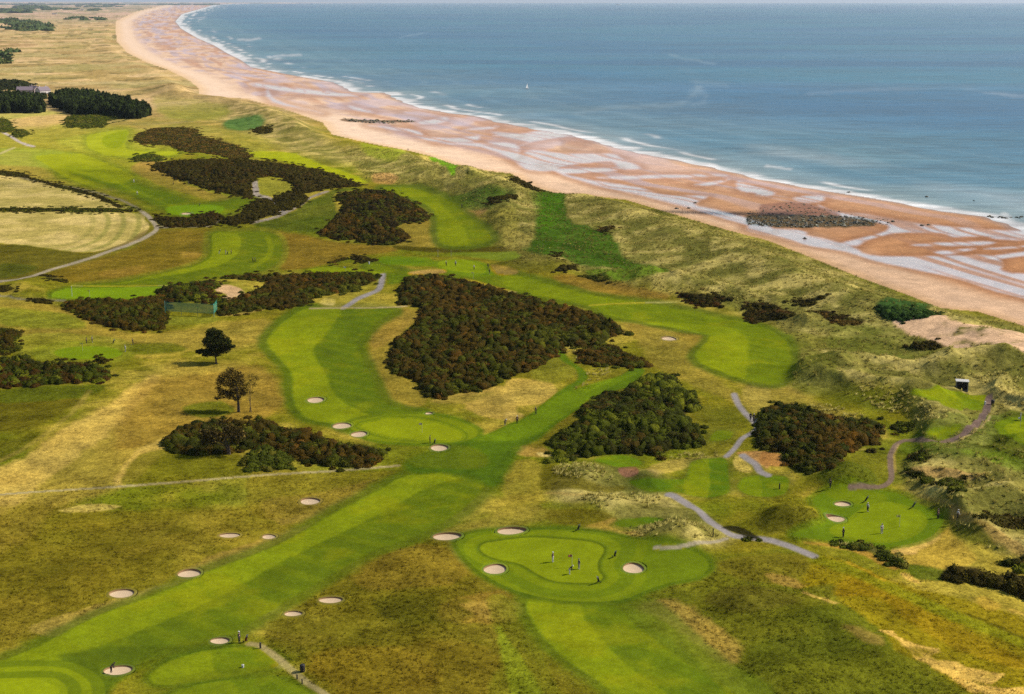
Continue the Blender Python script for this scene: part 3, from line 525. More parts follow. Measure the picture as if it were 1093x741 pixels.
# unmown land keeps a patchy tint at every scale
MU = .35+.65*RUF; WILD = ((KIND == 0) & ~ON_BEACH)*RUF
t = (1 + .10*WILD + MU*(.22*N14+.27*N5+.12*N40))[..., None]*np.stack([1+.05*RUF*N14, np.ones_like(N14), 1-.08*RUF*N14], -1)
MOWN = ((KIND > 0) & (KIND < 4)).astype(np.float32)
def hue(m, c):
    global t
    t = t*(1+np.asarray(m, np.float32)[..., None]*(np.array(c, np.float32)-1))
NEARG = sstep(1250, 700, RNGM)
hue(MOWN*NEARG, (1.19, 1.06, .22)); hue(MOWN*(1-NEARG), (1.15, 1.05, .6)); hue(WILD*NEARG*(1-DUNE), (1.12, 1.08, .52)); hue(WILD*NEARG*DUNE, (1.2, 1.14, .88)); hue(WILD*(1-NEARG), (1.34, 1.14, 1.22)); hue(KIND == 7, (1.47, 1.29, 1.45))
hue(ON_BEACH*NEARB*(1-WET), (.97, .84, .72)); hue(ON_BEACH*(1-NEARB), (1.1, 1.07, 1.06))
ALB = np.clip(ALB*t, .004, .8).astype(np.float32)
# ------------------------------------------------------------------ node helpers
def new_mat(name):
    m = bpy.data.materials.new(name); m.use_nodes = True
    nt = m.node_tree; nt.nodes.clear()
    out = nt.nodes.new('ShaderNodeOutputMaterial'); bs = nt.nodes.new('ShaderNodeBsdfPrincipled')
    nt.links.new(bs.outputs[0], out.inputs[0])
    return m, nt, bs
def N(nt, t, **kw):
    n = nt.nodes.new(t)
    for k, v in kw.items():
        if k.startswith('i_'):
            n.inputs[int(k[2:]) if k[2:].isdigit() else k[2:].replace('_', ' ')].default_value = v
        else: setattr(n, k, v)
    return n
def math_(nt, op, a, b=None, c=None, clamp=False):
    n = nt.nodes.new('ShaderNodeMath'); n.operation = op; n.use_clamp = clamp
    for i, v in enumerate((a, b, c)):
        if v is None: continue
        if hasattr(v, 'node'): nt.links.new(v, n.inputs[i])
        else: n.inputs[i].default_value = v
    return n.outputs[0]
def noise_(nt, vec, scale, detail=3.0, rough=.6):
    n = nt.nodes.new('ShaderNodeTexNoise'); n.inputs['Scale'].default_value = scale; n.inputs['Detail'].default_value = detail; n.inputs['Roughness'].default_value = rough
    nt.links.new(vec, n.inputs['Vector']); return n.outputs['Fac']
def attr_(nt, name): return N(nt, 'ShaderNodeAttribute', attribute_name=name)
def scale_col(nt, col, fac):
    n = nt.nodes.new('ShaderNodeVectorMath'); n.operation = 'SCALE'; nt.links.new(col, n.inputs[0]); nt.links.new(fac, n.inputs[3]); return n.outputs[0]
def ground_material():
    m, nt, bs = new_mat('links_ground')
    geo = N(nt, 'ShaderNodeNewGeometry'); pos = geo.outputs['Position']
    a = attr_(nt, 'albedo'); r = attr_(nt, 'unmown'); w = attr_(nt, 'wet')
    n1 = noise_(nt, pos, .9, 4, .7); n2 = noise_(nt, pos, .17, 3, .6); n3 = noise_(nt, pos, 3.2, 3, .7)
    s = math_(nt, 'ADD', math_(nt, 'ADD', math_(nt, 'MULTIPLY', math_(nt, 'SUBTRACT', n1, .5), 1.6), math_(nt, 'MULTIPLY', math_(nt, 'SUBTRACT', n3, .5), 1.5)), math_(nt, 'MULTIPLY', math_(nt, 'SUBTRACT', n2, .5), 1.1))
    amp = math_(nt, 'ADD', math_(nt, 'MULTIPLY', r.outputs['Fac'], .95), .28)
    f = math_(nt, 'MAXIMUM', math_(nt, 'ADD', math_(nt, 'MULTIPLY', s, amp), 1.0), .2)
    col = scale_col(nt, a.outputs['Color'], f)
    nt.links.new(col, bs.inputs['Base Color'])
    dry = math_(nt, 'SUBTRACT', 1.0, w.outputs['Fac'], clamp=True)
    nt.links.new(math_(nt, 'ADD', math_(nt, 'MULTIPLY', dry, .82), .1), bs.inputs['Roughness'])
    nt.links.new(math_(nt, 'ADD', math_(nt, 'MULTIPLY', w.outputs['Fac'], .6), .0), bs.inputs['Specular IOR Level'])
    bp = N(nt, 'ShaderNodeBump'); bp.inputs['Distance'].default_value = .5
    nt.links.new(math_(nt, 'ADD', math_(nt, 'MULTIPLY', r.outputs['Fac'], .5), .02), bp.inputs['Strength'])
    nt.links.new(math_(nt, 'ADD', n1, n2), bp.inputs['Height']); nt.links.new(bp.outputs[0], bs.inputs['Normal'])
    return m
def simple_mat(name, rgb, rough=.8, spec=.3, var=.25, scale=3.0, bump=.0):
    m, nt, bs = new_mat(name)
    co = N(nt, 'ShaderNodeTexCoord'); n1 = noise_(nt, co.outputs['Object'], scale, 3, .6)
    f = math_(nt, 'ADD', math_(nt, 'MULTIPLY', math_(nt, 'SUBTRACT', n1, .5), 2*var), 1.0)
    c = N(nt, 'ShaderNodeRGB'); c.outputs[0].default_value = (*rgb, 1)
    nt.links.new(scale_col(nt, c.outputs[0], f), bs.inputs['Base Color'])
    bs.inputs['Roughness'].default_value = rough; bs.inputs['Specular IOR Level'].default_value = spec
    if bump:
        b = N(nt, 'ShaderNodeBump'); b.inputs['Strength'].default_value = bump; b.inputs['Distance'].default_value = .05; nt.links.new(n1, b.inputs['Height']); nt.links.new(b.outputs[0], bs.inputs['Normal'])
    return m
def vcol_mat(name, rough=.85, spec=.15, var=.5, scale=2.5, transl=0.0, bump=0.0):
    """foliage: each clump's own tint, mottled by noise"""
    m, nt, bs = new_mat(name)
    geo = N(nt, 'ShaderNodeNewGeometry'); a = attr_(nt, 'tint')
    n1 = noise_(nt, geo.outputs['Position'], scale, 3, .65)
    f = math_(nt, 'ADD', math_(nt, 'MULTIPLY', math_(nt, 'SUBTRACT', n1, .5), 2*var), 1.0)
    nt.links.new(scale_col(nt, a.outputs['Color'], f), bs.inputs['Base Color'])
    bs.inputs['Roughness'].default_value = rough; bs.inputs['Specular IOR Level'].default_value = spec
    if bump:
        b = N(nt, 'ShaderNodeBump'); b.inputs['Strength'].default_value = bump; b.inputs['Distance'].default_value = .3; nt.links.new(n1, b.inputs['Height']); nt.links.new(b.outputs[0], bs.inputs['Normal'])
    return m
# ------------------------------------------------------------------ mesh helpers
def mesh_np(name, V3, tris=None, quads=None, mats=(), fmat=None, cols=None, smooth=False, colname='tint'):
    me = bpy.data.meshes.new(name)
    nt_ = 0 if tris is None else len(tris); nq = 0 if quads is None else len(quads)
    me.vertices.add(len(V3)); me.vertices.foreach_set('co', np.asarray(V3, np.float32).ravel())
    idx = np.concatenate([np.asarray(tris, np.int32).ravel() if nt_ else np.zeros(0, np.int32), np.asarray(quads, np.int32).ravel() if nq else np.zeros(0, np.int32)])
    tot = np.concatenate([np.full(nt_, 3, np.int32), np.full(nq, 4, np.int32)])
    st = np.concatenate([[0], np.cumsum(tot)[:-1]]).astype(np.int32) if len(tot) else np.zeros(0, np.int32)
    me.loops.add(len(idx)); me.loops.foreach_set('vertex_index', idx)
    me.polygons.add(len(tot)); me.polygons.foreach_set('loop_start', st)
    if smooth: me.polygons.foreach_set('use_smooth', np.ones(len(tot), bool))
    else: me.polygons.foreach_set('use_smooth', np.zeros(len(tot), bool))
    for m in mats: me.materials.append(m)
    if fmat is not None: me.polygons.foreach_set('material_index', np.asarray(fmat, np.int32))
    if cols is not None:
        ca = me.color_attributes.new(colname, 'FLOAT_COLOR', 'POINT')
        c4 = np.ones((len(V3), 4), np.float32); c4[:, :3] = cols; ca.data.foreach_set('color', c4.ravel())
    me.update(calc_edges=True); me.validate(verbose=False)
    return me
def obj(name, me, parent=None, loc=None, rotz=0.0, label=None, cat=None, group=None, kind=None):
    o = bpy.data.objects.new(name, me); COL.objects.link(o)
    if parent: o.parent = parent
    if loc is not None: o.location = loc
    o.rotation_euler[2] = rotz
    if label: o['label'] = label
    if cat: o['category'] = cat
    if group: o['group'] = group
    if kind: o['kind'] = kind
    return o
def thing(name, label, cat, loc, rotz=0.0, group=None): return obj(name, None, None, loc, rotz, label, cat, group)
# ------------------------------------------------------------------ ground sheet, one object per kind of surface, edges shared exactly
GM = ground_material()
def build_ground():
    ii, jj = np.meshgrid(np.arange(NV-1), np.arange(NU-1), indexing='ij')
    a = (ii*NU+jj).ravel(); quads = np.stack([a+NU, a+NU+1, a+1, a], 1).astype(np.int32)
    km = KIND[:-1, :-1].ravel()
    P3 = np.stack([X.ravel(), Y.ravel(), ZG.ravel()], 1).astype(np.float32)
    hole = HOLES[:-1, :-1].ravel()
    for k, nm in enumerate(KINDS):
        q = quads[(km == k)]
        if not len(q): continue
        used, inv = np.unique(q, return_inverse=True); q2 = inv.reshape(q.shape)
        me = mesh_np(nm, P3[used], quads=q2, mats=[GM], cols=ALB.reshape(-1, 3)[used], smooth=True, colname='albedo')
        for an, arr in (('unmown', RUF), ('wet', WET)):
            at = me.attributes.new(an, 'FLOAT', 'POINT'); at.data.foreach_set('value', arr.ravel()[used].astype(np.float32))
        obj(nm, me, kind='structure')
def sea_material():
    m, nt, bs = new_mat('sea_water')
    geo = N(nt, 'ShaderNodeNewGeometry'); pos = geo.outputs['Position']
    a = attr_(nt, 'albedo'); fo = attr_(nt, 'foam')
    mp = N(nt, 'ShaderNodeMapping'); mp.inputs['Scale'].default_value = (.35, 1.0, 1.0); mp.inputs['Rotation'].default_value = (0, 0, .5); nt.links.new(pos, mp.inputs['Vector'])
    n1 = noise_(nt, mp.outputs[0], .11, 5, .62); n2 = noise_(nt, mp.outputs[0], .012, 3, .6)
    f = math_(nt, 'ADD', math_(nt, 'ADD', math_(nt, 'MULTIPLY', math_(nt, 'SUBTRACT', n1, .5), 1.5), math_(nt, 'MULTIPLY', math_(nt, 'SUBTRACT', n2, .5), .8)), 1.0)
    nt.links.new(scale_col(nt, a.outputs['Color'], f), bs.inputs['Base Color'])
    nt.links.new(math_(nt, 'ADD', math_(nt, 'MULTIPLY', fo.outputs['Fac'], .55), .3), bs.inputs['Roughness'])
    nt.links.new(math_(nt, 'SUBTRACT', .035, math_(nt, 'MULTIPLY', fo.outputs['Fac'], .03)), bs.inputs['Specular IOR Level'])
    bp = N(nt, 'ShaderNodeBump'); bp.inputs['Strength'].default_value = .5; bp.inputs['Distance'].default_value = .9
    nt.links.new(n1, bp.inputs['Height']); nt.links.new(bp.outputs[0], bs.inputs['Normal'])
    return m
def build_sea():
    sel = ON_SEA | (ON_BEACH & (D_SEA < 12+.02*RNGM))
    ii, jj = np.nonzero(sel[:-1, :-1]); a = ii*NU+jj
    q = np.stack([a+NU, a+NU+1, a+1, a], 1).astype(np.int32)
    used, inv = np.unique(q, return_inverse=True)
    Zs = np.full(U.shape, -2.55, np.float32)
    d = D_SEA; sea = alb((36,106,138))*np.ones(U.shape+(3,), np.float32)
    def mix(m, c):
        nonlocal sea
        sea = sea*(1-m[..., None]) + alb(c)*m[..., None]
    big = fbm(X*.5+Y*.3, Y*.9-X*.2, 520, 3, 31); mid = fbm(X, Y, 150, 3, 32); strk = fbm(X*.16, Y, 300, 3, 36)*sstep(400, 1500, RNGM)
    mix(sstep(-.1, .35, big+.3*strk)*.65, (20,92,136)); mix(sstep(.0, .4, -big+.3*mid)*.55, (40,114,140)); mix(sstep(.1, .4, strk)*.4, (16,78,120)); mix(sstep(.15, .45, -strk)*.35, (60,108,148))
    mix(sstep(380, 20, d)*.48*(.6+.4*sstep(-.3, .3, mid)), (122,148,148)); mix(sstep(60, 5, d)*.55, (158,166,160))
    # long smooth slicks drifting off the shore
    def slick(pts, w, c, amt):
        sl, sd = sdf(pts, False, 4, 4.0); m = np.zeros(U.shape, np.float32); m[sl] = np.clip(.5-(sd-w*.6)/(w*2.2), 0, 1)*amt*.5*sstep(-.5, .3, mid[sl]+.5*big[sl]); mix(m, c)
    slick(z_(3, (300,485),(440,470),(600,470),(700,462),(760,440),(790,400),(830,370),(910,375)), 5, (150,170,180), .75)
    slick(z_(3, (690,245),(760,262),(860,283)), 3, (150,174,186), .75); slick(z_(3, (780,465),(820,455),(830,430),(810,400),(770,320),(730,305)), 4, (146,164,178), .55)
    slick(z_(4, (200,415),(400,400),(600,395),(800,385),(1000,418),(1100,425)), 4, (150,160,176), .6); slick(z_(4, (860,400),(960,412),(1092,432)), 3, (172,180,190), .55)
    slick(z_(2, (620,165),(680,152),(740,140)), 2, (160,186,200), .8); slick(z_(2, (530,297),(580,303)), 2, (160,184,196), .6)
    slick([(800,162),(850,172),(900,181),(960,194),(1093,220),(1300,262)], 16, (178,184,186), 1.5); slick([(560,122),(640,140),(740,164),(820,180)], 6, (150,170,176), .8)
    foam = np.zeros(U.shape, np.float32)
    w1 = 5+.004*RNGM
    foam = np.maximum(foam, sstep(w1*1.5, w1*.25, d+w1*.9*fbm(X, Y, 22, 3, 33))*sstep(-.45, .15, fbm(X, Y, 60, 2, 34)+.25))
    brk = np.exp(-((d-(16+.006*RNGM)-9*fbm(X, Y, 70, 2, 35))/(2.2+.0015*RNGM))**2)*sstep(.0, .3, fbm(X, Y, 85, 2, 37)+.02)
    brk2 = np.exp(-((d-(38+.01*RNGM)-16*fbm(X, Y, 110, 2, 38))/(2.2+.0015*RNGM))**2)*sstep(.12, .35, fbm(X, Y, 90, 2, 39))
    swell = np.sin(d*2*math.pi/(26+.01*RNGM)+3*fbm(X, Y, 140, 2, 41))*sstep(500, 60, d); mix(sstep(.5, 1, swell)*.12, (150,172,180)); mix(sstep(.4, 1, -swell)*.12, (40,84,112))
    foam = np.maximum(foam, .85*brk); foam = np.maximum(foam, .6*brk2)
    for p, w in ((z_(1, (815,75),(850,75)), 1.5), (z_(1, (1000,172),(1060,172)), 2), (z_(2, (0,170),(25,170)), 2), (z_(2, (70,243),(130,238),(195,238)), 2), (z_(4+4, (1010,195),(1040,230),(1092,245)), 4), (z_(4, (20,700),(120,712)), 2)):
        sl, sd = sdf(p, False, 3, 3.0); foam[sl] = np.maximum(foam[sl], np.clip(.5-(sd-w)/5, 0, 1)*.6)
    mix(foam*.95, (232,232,232))
    P3 = np.stack([X, Y, Zs], -1).reshape(-1, 3).astype(np.float32)
    me = mesh_np('sea', P3[used], quads=inv.reshape(q.shape), mats=[sea_material()], cols=sea.reshape(-1, 3)[used], smooth=True, colname='albedo')
    at = me.attributes.new('foam', 'FLOAT', 'POINT'); at.data.foreach_set('value', foam.ravel()[used].astype(np.float32))
    obj('sea', me, kind='structure')
# ------------------------------------------------------------------ light, air, camera
SUN_EL, SUN_AZ = math.radians(43), math.radians(82)      # azimuth clockwise from the view direction (+Y): the sun stands to the right
def build_world():
    w = bpy.data.worlds.new('World'); SC.world = w; w.use_nodes = True
    nt = w.node_tree; bg = nt.nodes['Background']
    sky = nt.nodes.new('ShaderNodeTexSky'); sky.sky_type = 'NISHITA'; sky.sun_disc = False
    sky.sun_elevation = SUN_EL; sky.sun_rotation = SUN_AZ; sky.air_density = 1.2; sky.dust_density = 1.0; sky.ozone_density = 1.0
    nt.links.new(sky.outputs[0], bg.inputs[0]); bg.inputs[1].default_value = .08
    l = bpy.data.lights.new('sun', 'SUN'); l.energy = 5.0; l.angle = math.radians(.55); l.color = (1.0, .93, .82)
    o = bpy.data.objects.new('sun', l); COL.objects.link(o)
    d = (math.sin(SUN_AZ)*math.cos(SUN_EL), math.cos(SUN_AZ)*math.cos(SUN_EL), math.sin(SUN_EL))
    from mathutils import Vector
    o.rotation_euler = Vector(d).to_track_quat('Z', 'Y').to_euler(); o.location = (d[0]*400, d[1]*400, 60)
    cd = bpy.data.cameras.new('camera'); cd.sensor_width = 36; cd.lens = 36*F/PW; cd.clip_start = 1; cd.clip_end = 400000
    co = bpy.data.objects.new('camera', cd); COL.objects.link(co); co.location = (0, 0, HC); co.rotation_euler = (math.pi/2-PITCH, 0, 0); SC.camera = co
    vs = SC.view_settings; vs.view_transform = 'Standard'; vs.look = 'None'; vs.gamma = 1; vs.exposure = EXPO; vs.use_curve_mapping = False
    SC.cycles.max_bounces = 6; SC.cycles.diffuse_bounces = 2; SC.cycles.glossy_bounces = 2; SC.cycles.transparent_max_bounces = 8; SC.cycles.volume_bounces = 0
    SC.cycles.use_denoising = False
def build_haze():
    x, y0, y1, zb, zt = 400000, -400, 130000, -12, 140
    zt = max(zt, float(ZG.max())+3)
    V3 = [(-x,y0,zb),(x,y0,zb),(x,y1,zb),(-x,y1,zb),(-x,y0,zt),(x,y0,zt),(x,y1,zt),(-x,y1,zt)]
    Q = [(3,2,1,0),(4,5,6,7),(0,1,5,4),(1,2,6,5),(2,3,7,6),(3,0,4,7)]
    m = bpy.data.materials.new('haze'); m.use_nodes = True; nt = m.node_tree; nt.nodes.clear()
    out = nt.nodes.new('ShaderNodeOutputMaterial'); v = nt.nodes.new('ShaderNodeVolumePrincipled')
    v.inputs['Color'].default_value = (.52, .6, .72, 1); v.inputs['Density'].default_value = HAZE_D; v.inputs['Anisotropy'].default_value = 0.2
    nt.links.new(v.outputs[0], out.inputs['Volume'])
    obj('haze', mesh_np('haze', V3, quads=Q, mats=[m]), kind='stuff')
HAZE_D = 1.8e-5; EXPO = .92
# ------------------------------------------------------------------ bunkers: a sand floor, a stacked turf face and a grassy lip set in a pit
HOLES = np.zeros(U.shape, bool)
FOL = vcol_mat('gorse_leaf', spec=.03, var=.7, scale=1.2, bump=.6); BLADE = vcol_mat('dry_grass_blade', spec=.02, var=.3, scale=1.2)
def lit_through(m, k=.45):
    """thin blades: part of the light passes through them"""
    nt = m.node_tree; bs = next(n for n in nt.nodes if n.type == 'BSDF_PRINCIPLED'); out = next(n for n in nt.nodes if n.type == 'OUTPUT_MATERIAL')
    tr = nt.nodes.new('ShaderNodeBsdfTranslucent'); mx = nt.nodes.new('ShaderNodeMixShader'); mx.inputs[0].default_value = k
    nt.links.new(bs.inputs['Base Color'].links[0].from_socket, tr.inputs[0]); nt.links.new(bs.outputs[0], mx.inputs[1]); nt.links.new(tr.outputs[0], mx.inputs[2]); nt.links.new(mx.outputs[0], out.inputs[0])
lit_through(BLADE)
LIPM = vcol_mat('lip_turf', var=.3, scale=2.0); SANDM = simple_mat('bunker_sand', tuple(alb((238,208,168))), .95, .1, .08, .8); FACEM = simple_mat('stacked_turf', tuple(alb((168,132,94))), .95, .05, .35, 2.0, .4)
def ground_tint(x, y):
    u, v = chart(np.asarray(x), np.asarray(y))
    i = np.clip(np.round(np.interp(v, VV, np.arange(NV))), 0, NV-1).astype(int); j = np.clip(np.round(np.interp(u, UU, np.arange(NU))), 0, NU-1).astype(int)
    return ALB[i, j]
BUNKERS = [(337,427,11,4,'small pale bunker in the light half of the curving middle fairway'),
 (365,454.5,11.5,4.4,'shadow backed bunker short of the ringed green, left one of a close pair'),(383.5,463.5,10,4.6,'white sand bunker at the ringed green tip, right one of a close pair'),
 (469,478,11.5,4,'flat white bunker just in front of the golfer on the ringed green'),(458,441.3,5,1.2,'sliver of a bunker behind the ringed middle green'),
 (331,535,13,4,'sunk bunker on tan rough above the far end of the long fairway'),(287,573,9,3,'low bunker touching the upper edge of the long fairway'),(245,571.5,13,3.2,'shallow bunker in dry rough, third up the slope left of the long fairway'),
 (202,612,14,5,'round bunker on the upper edge of the long fairway beside tan grass'),(130,633.5,16.5,5.5,'largest bunker in the brown rough left of the long fairway'),
 (235,684,12,4.2,'bunker beside the golfer with the red bag, above the tee mound'),(126,715.5,17.5,6.5,'bunker with a golfer standing in its sand at lower left'),
 (353,640.5,14.5,4.2,'bunker in dark grass on the right edge of the long fairway, upper of two'),(313,655,12,3.2,'bunker in dark grass on the right edge of the long fairway, lower of two'),
 (477,572.5,18.5,4.6,'long narrow bunker left of the big foreground green'),(528.5,607.5,14,6.8,'deep pot bunker on the front left corner of the foreground green'),
 (546,566.5,19,4.2,'wide bunker at the back of the foreground green'),(676,606.5,13.5,6.6,'deep pot bunker right of the foreground green'),
 (891.5,553.5,12.5,3.8,'bunker cut below the mound left of the right hand green'),(899.5,538,10,3.2,'upper bunker left of the right hand green'),
 (714,361.5,9.5,3.4,'lone bunker in tan rough between the big gorse and the right middle fairway'),(199,228,6.5,1.7,'small bunker in front of the far bright green'),
 (487,293.5,0,0,'')]
def build_bunkers():
    n = 30
    for u, v, rx, ry, lab in BUNKERS:
        if not rx: continue
        x, y, z = locate(u, v)
        dep = math.hypot(y, HC); sc = F/(y*CP+HC*SP); R = .86*rx/sc; Ry = max(.8*ry/(sc*HC/dep), R*.42)
        Ry = min(Ry, R*1.15)
        dpt = min(.42, .09*R+.11)
        th = np.arange(n)*2*math.pi/n
        wob = 1+.05*np.sin(2*th+u)+.03*np.sin(3*th+v)
        def ring(k, dz, extra=0.0):
            px = x+(R*k*wob+extra*.5)*np.cos(th); py = y+(Ry*k*wob+extra)*np.sin(th)
            return np.stack([px, py, zat(px, py)+dz], 1)
        back = .5+.5*np.sin(th)
        cell = .5*y*y/(F*HC)*2.0+.2
        r0 = ring(1.0, -.03, cell+.3); r1 = ring(1.03, .015+.07*back); r2 = ring(.985, .0+.06*back)
        lowz = z-dpt
        def flat(k, dz):
            p = ring(k, 0); p[:, 2] = lowz+dz; return p
        r3 = flat(.94, .12); r4 = flat(.9, .1+0*back); r5 = flat(.55, 0.0)
        t = thing('bunker', lab, 'bunker', (x, y, z), 0, 'bunkers cut into the course')
        off = np.array([x, y, z])
        i = np.arange(n); j = (i+1) % n
        def bands(rs):
            V3 = np.concatenate(rs)-off; q = []
            for k in range(len(rs)-1): q.append(np.stack([k*n+i, k*n+j, (k+1)*n+j, (k+1)*n+i], 1))
            return V3, np.concatenate(q)
        V3, q = bands([r0, r1, r2]); tint = ground_tint(V3[:, 0]+x, V3[:, 1]+y); tint[2*n:] = tint[n:2*n]*.85+np.array(alb((130,110,66)))*.15
        obj('turf_lip', mesh_np('turf_lip', V3, quads=q, mats=[LIPM], cols=tint, smooth=True), t)
        V3, q = bands([r2, r3]); obj('turf_face', mesh_np('turf_face', V3, quads=q, mats=[FACEM], smooth=True), t)
        V3, q = bands([r3, r4, r5]); V3 = np.concatenate([V3, [[0, 0, lowz-z-.04]]]); tri = np.stack([2*n+i, 2*n+j, np.full(n, 3*n)], 1)
        obj('sand', mesh_np('sand', V3, tris=tri, quads=q, mats=[SANDM], smooth=True), t)
        PITS.append((x, y, R, Ry, cell, dpt, wob))
PITS = []
def dig():
    for x, y, R, Ry, cell, dpt, wob in PITS:
        m = ((X-x)/(R*1.04+.25))**2+((Y-y)/(Ry*1.04+.25+cell*.25))**2 < 1
        ZG[m] -= dpt+.8
# ------------------------------------------------------------------ gorse: low domes of twig and leaf, one thing per thicket
def in_poly(px, py, poly):
    ins = np.zeros(px.shape, bool); n = len(poly)
    for k in range(n):
        ax, ay = poly[k]; bx, by = poly[(k+1) % n]
        if ay != by:
            c = (ay > py) != (by > py); ins ^= c & (px < (bx-ax)*(py-ay)/(by-ay)+ax)
    return ins
def _ico():
    import bmesh
    bm = bmesh.new(); bmesh.ops.create_icosphere(bm, subdivisions=2, radius=1)
    v = np.array([w.co[:] for w in bm.verts]); bm.faces.ensure_lookup_table()
    f = np.array([[w.index for w in g.verts] for g in bm.faces]); bm.free()
    keep = (v[f].mean(1)[:, 2] > -.35); f = f[keep]
    used, inv = np.unique(f, return_inverse=True)
    return v[used], inv.reshape(f.shape)
ICO_V, ICO_F = _ico()
def clumps(pts, rad, hgt, tint, leaves=60, leaf=.34, rng=RNG):
    """domes with a skin of leaf clumps; arrays of base points, radii, heights and tints"""
    n = len(pts); nv = len(ICO_V)
    jit = 1+.24*rng.standard_normal((n, nv, 1)).clip(-1.6, 1.6)
    Vd = ICO_V[None]*jit*np.stack([rad, rad, hgt], 1)[:, None, :]+pts[:, None, :]
    Vd[..., 2] -= .1
    Fd = (ICO_F[None]+(np.arange(n)*nv)[:, None, None]).reshape(-1, 3)
    Cd = np.repeat(tint[:, None, :], nv, 1)*(.55+.25*rng.random((n, nv, 1)))  # domes darker than the leaves: inner shade put into the tint
    L = leaves
    th = rng.random((n, L))*2*math.pi; cz = rng.random((n, L))*1.05-.05; sr = np.sqrt(np.clip(1-cz*cz, 0, 1))
    d = np.stack([sr*np.cos(th), sr*np.sin(th), cz], -1)
    c = d*(.85+.4*rng.random((n, L, 1)))*np.stack([rad, rad, hgt], 1)[:, None, :]+pts[:, None, :]
    size = leaf*(.6+.8*rng.random((n, L, 1, 1)))
    tri = rng.standard_normal((n, L, 3, 3)); tri /= np.linalg.norm(tri, axis=-1, keepdims=True)
    tri = c[:, :, None, :]+tri*size*np.array([1, 1, .8])
    Vl = tri.reshape(-1, 3); Fl = np.arange(len(Vl)).reshape(-1, 3)+n*nv
    Cl = np.repeat((tint[:, None, :]*(.75+.7*rng.random((n, L, 1))))[:, :, None, :], 3, 2).reshape(-1, 3)
    return np.concatenate([Vd.reshape(-1, 3), Vl]), np.concatenate([Fd, Fl]), np.concatenate([Cd.reshape(-1, 3), Cl])
PAL_GORSE = [((120,86,42), .6), ((98,76,36), 2), ((88,72,32), 3), ((80,68,30), 3.5), ((70,70,28), 3), ((84,88,32), 2), ((104,104,40), 1)]
PAL_GREEN = [((88,74,36), 1.2), ((64,64,30), 3), ((72,78,30), 4), ((90,98,34), 3), ((122,126,46), 1.4)]
PAL_DUSK = [((76,66,32), 4), ((68,62,30), 3), ((86,78,34), 2)]
PAL_HEATH = [((104,84,48), 3), ((88,82,42), 3), ((120,92,56), 2), ((76,74,36), 2)]
PAL_SCRUB = [((92,100,40), 3), ((78,86,36), 3), ((110,106,52), 2)]
def pick(pal, n, x=None, y=None):
    w = np.array([p[1] for p in pal]); k = RNG.choice(len(pal), n, p=w/w.sum())
    if x is not None:       # neighbouring bushes tend to share a tint
        q = np.argsort(np.argsort(perlin(x/28+3, y/28)+.5*perlin(x/9+3, y/9)+.3*RNG.standard_normal(n)))/max(1, n)
        cw = np.cumsum(w/w.sum()); k = np.where(RNG.random(n) < .7, np.searchsorted(cw, q).clip(0, len(pal)-1), k)
    return np.array([alb(p[0]) for p in pal])[k]*np.array([1.17, 1.15, .45])*(.9+.2*RNG.random((n, 1)))
def thicket(poly, label, h=2.0, sp=1.9, pal=PAL_GORSE, name='gorse_thicket', cat='gorse', leaves=46, soil=(72,62,34), group='gorse thickets', leaf=.36, holes=()):
    h *= .75; sp *= .82; leaf *= .6; leaves = int(leaves*2.2)
    p = np.array(poly, float); c = fix(p); wx, wy = plan(c[:, 0], c[:, 1])
    ps = smooth_poly(p, True, 3)
    gx, gy = np.meshgrid(np.arange(wx.min()-3, wx.max()+3, sp), np.arange(wy.min()-6, wy.max()+6, sp))
    gx = gx.ravel()+RNG.uniform(-.5, .5, gx.size)*sp; gy = gy.ravel()+RNG.uniform(-.5, .5, gy.size)*sp
    gz = zat(gx, gy)
    u0, v0 = chart(gx, gy, gz); r = sp*(.62+.5*RNG.random(gx.size)); hh = h*(.55+.55*RNG.random(gx.size))*(1+.35*perlin(gx/7, gy/7))
    u1, v1 = chart(gx, gy, gz+hh*.8)
    wr = 1.0*F/(gy*CP+HC*SP)*.25
    psq = ps.copy(); psq[:, 1] *= YS; din = np.where(in_poly(u0, v0, ps), 1, -1)*np.abs(seg_dist(u0, v0*YS, np.vstack([psq, psq[:1]]), False))
    hh = hh*np.clip(.45+din/14, .28, 1)*(1+.45*perlin(gx/16+7, gy/16)); r = r*np.clip(.7+din/20, .6, 1.1); u1, v1 = chart(gx, gy, gz+hh*.8)
    k = ((in_poly(u0+RNG.normal(0, 1, gx.size)*wr, v0, ps) & in_poly(u1, v1, ps)) | ((din < 0) & (din > -6) & (RNG.random(gx.size) < .28)))
    k &= (RNG.random(gx.size) < np.clip(.55+din/10, .3, 1)) & (perlin(gx/7+3, gy/7)+.012*din > -.5)
    for ho in holes: k &= ~in_poly(u0, v0, np.array(ho))
    if k.sum() < 3: print('thin thicket', label, k.sum()); k |= (np.abs(u0-p[:, 0].mean()) < 6) & in_poly(u0, v0, ps)
    gx, gy, gz, r, hh = gx[k], gy[k], gz[k], r[k], hh[k]
    if not len(gx): return
    ox, oy = gx.mean(), gy.mean(); oz = float(zat(ox, oy))
    V3, Ft, C = clumps(np.stack([gx-ox, gy-oy, gz-oz], 1), r, hh, pick(pal, len(gx), gx, gy), leaves, leaf)
    obj(name, mesh_np(name, V3, tris=Ft, mats=[FOL], cols=C, smooth=True), None, (ox, oy, oz), 0, label, cat, group)
    if soil is not None: area(poly, soil, 4, 2, .8, off=-2)
THICKETS = []
def T_(poly, label, **kw): THICKETS.append((poly, label, kw))
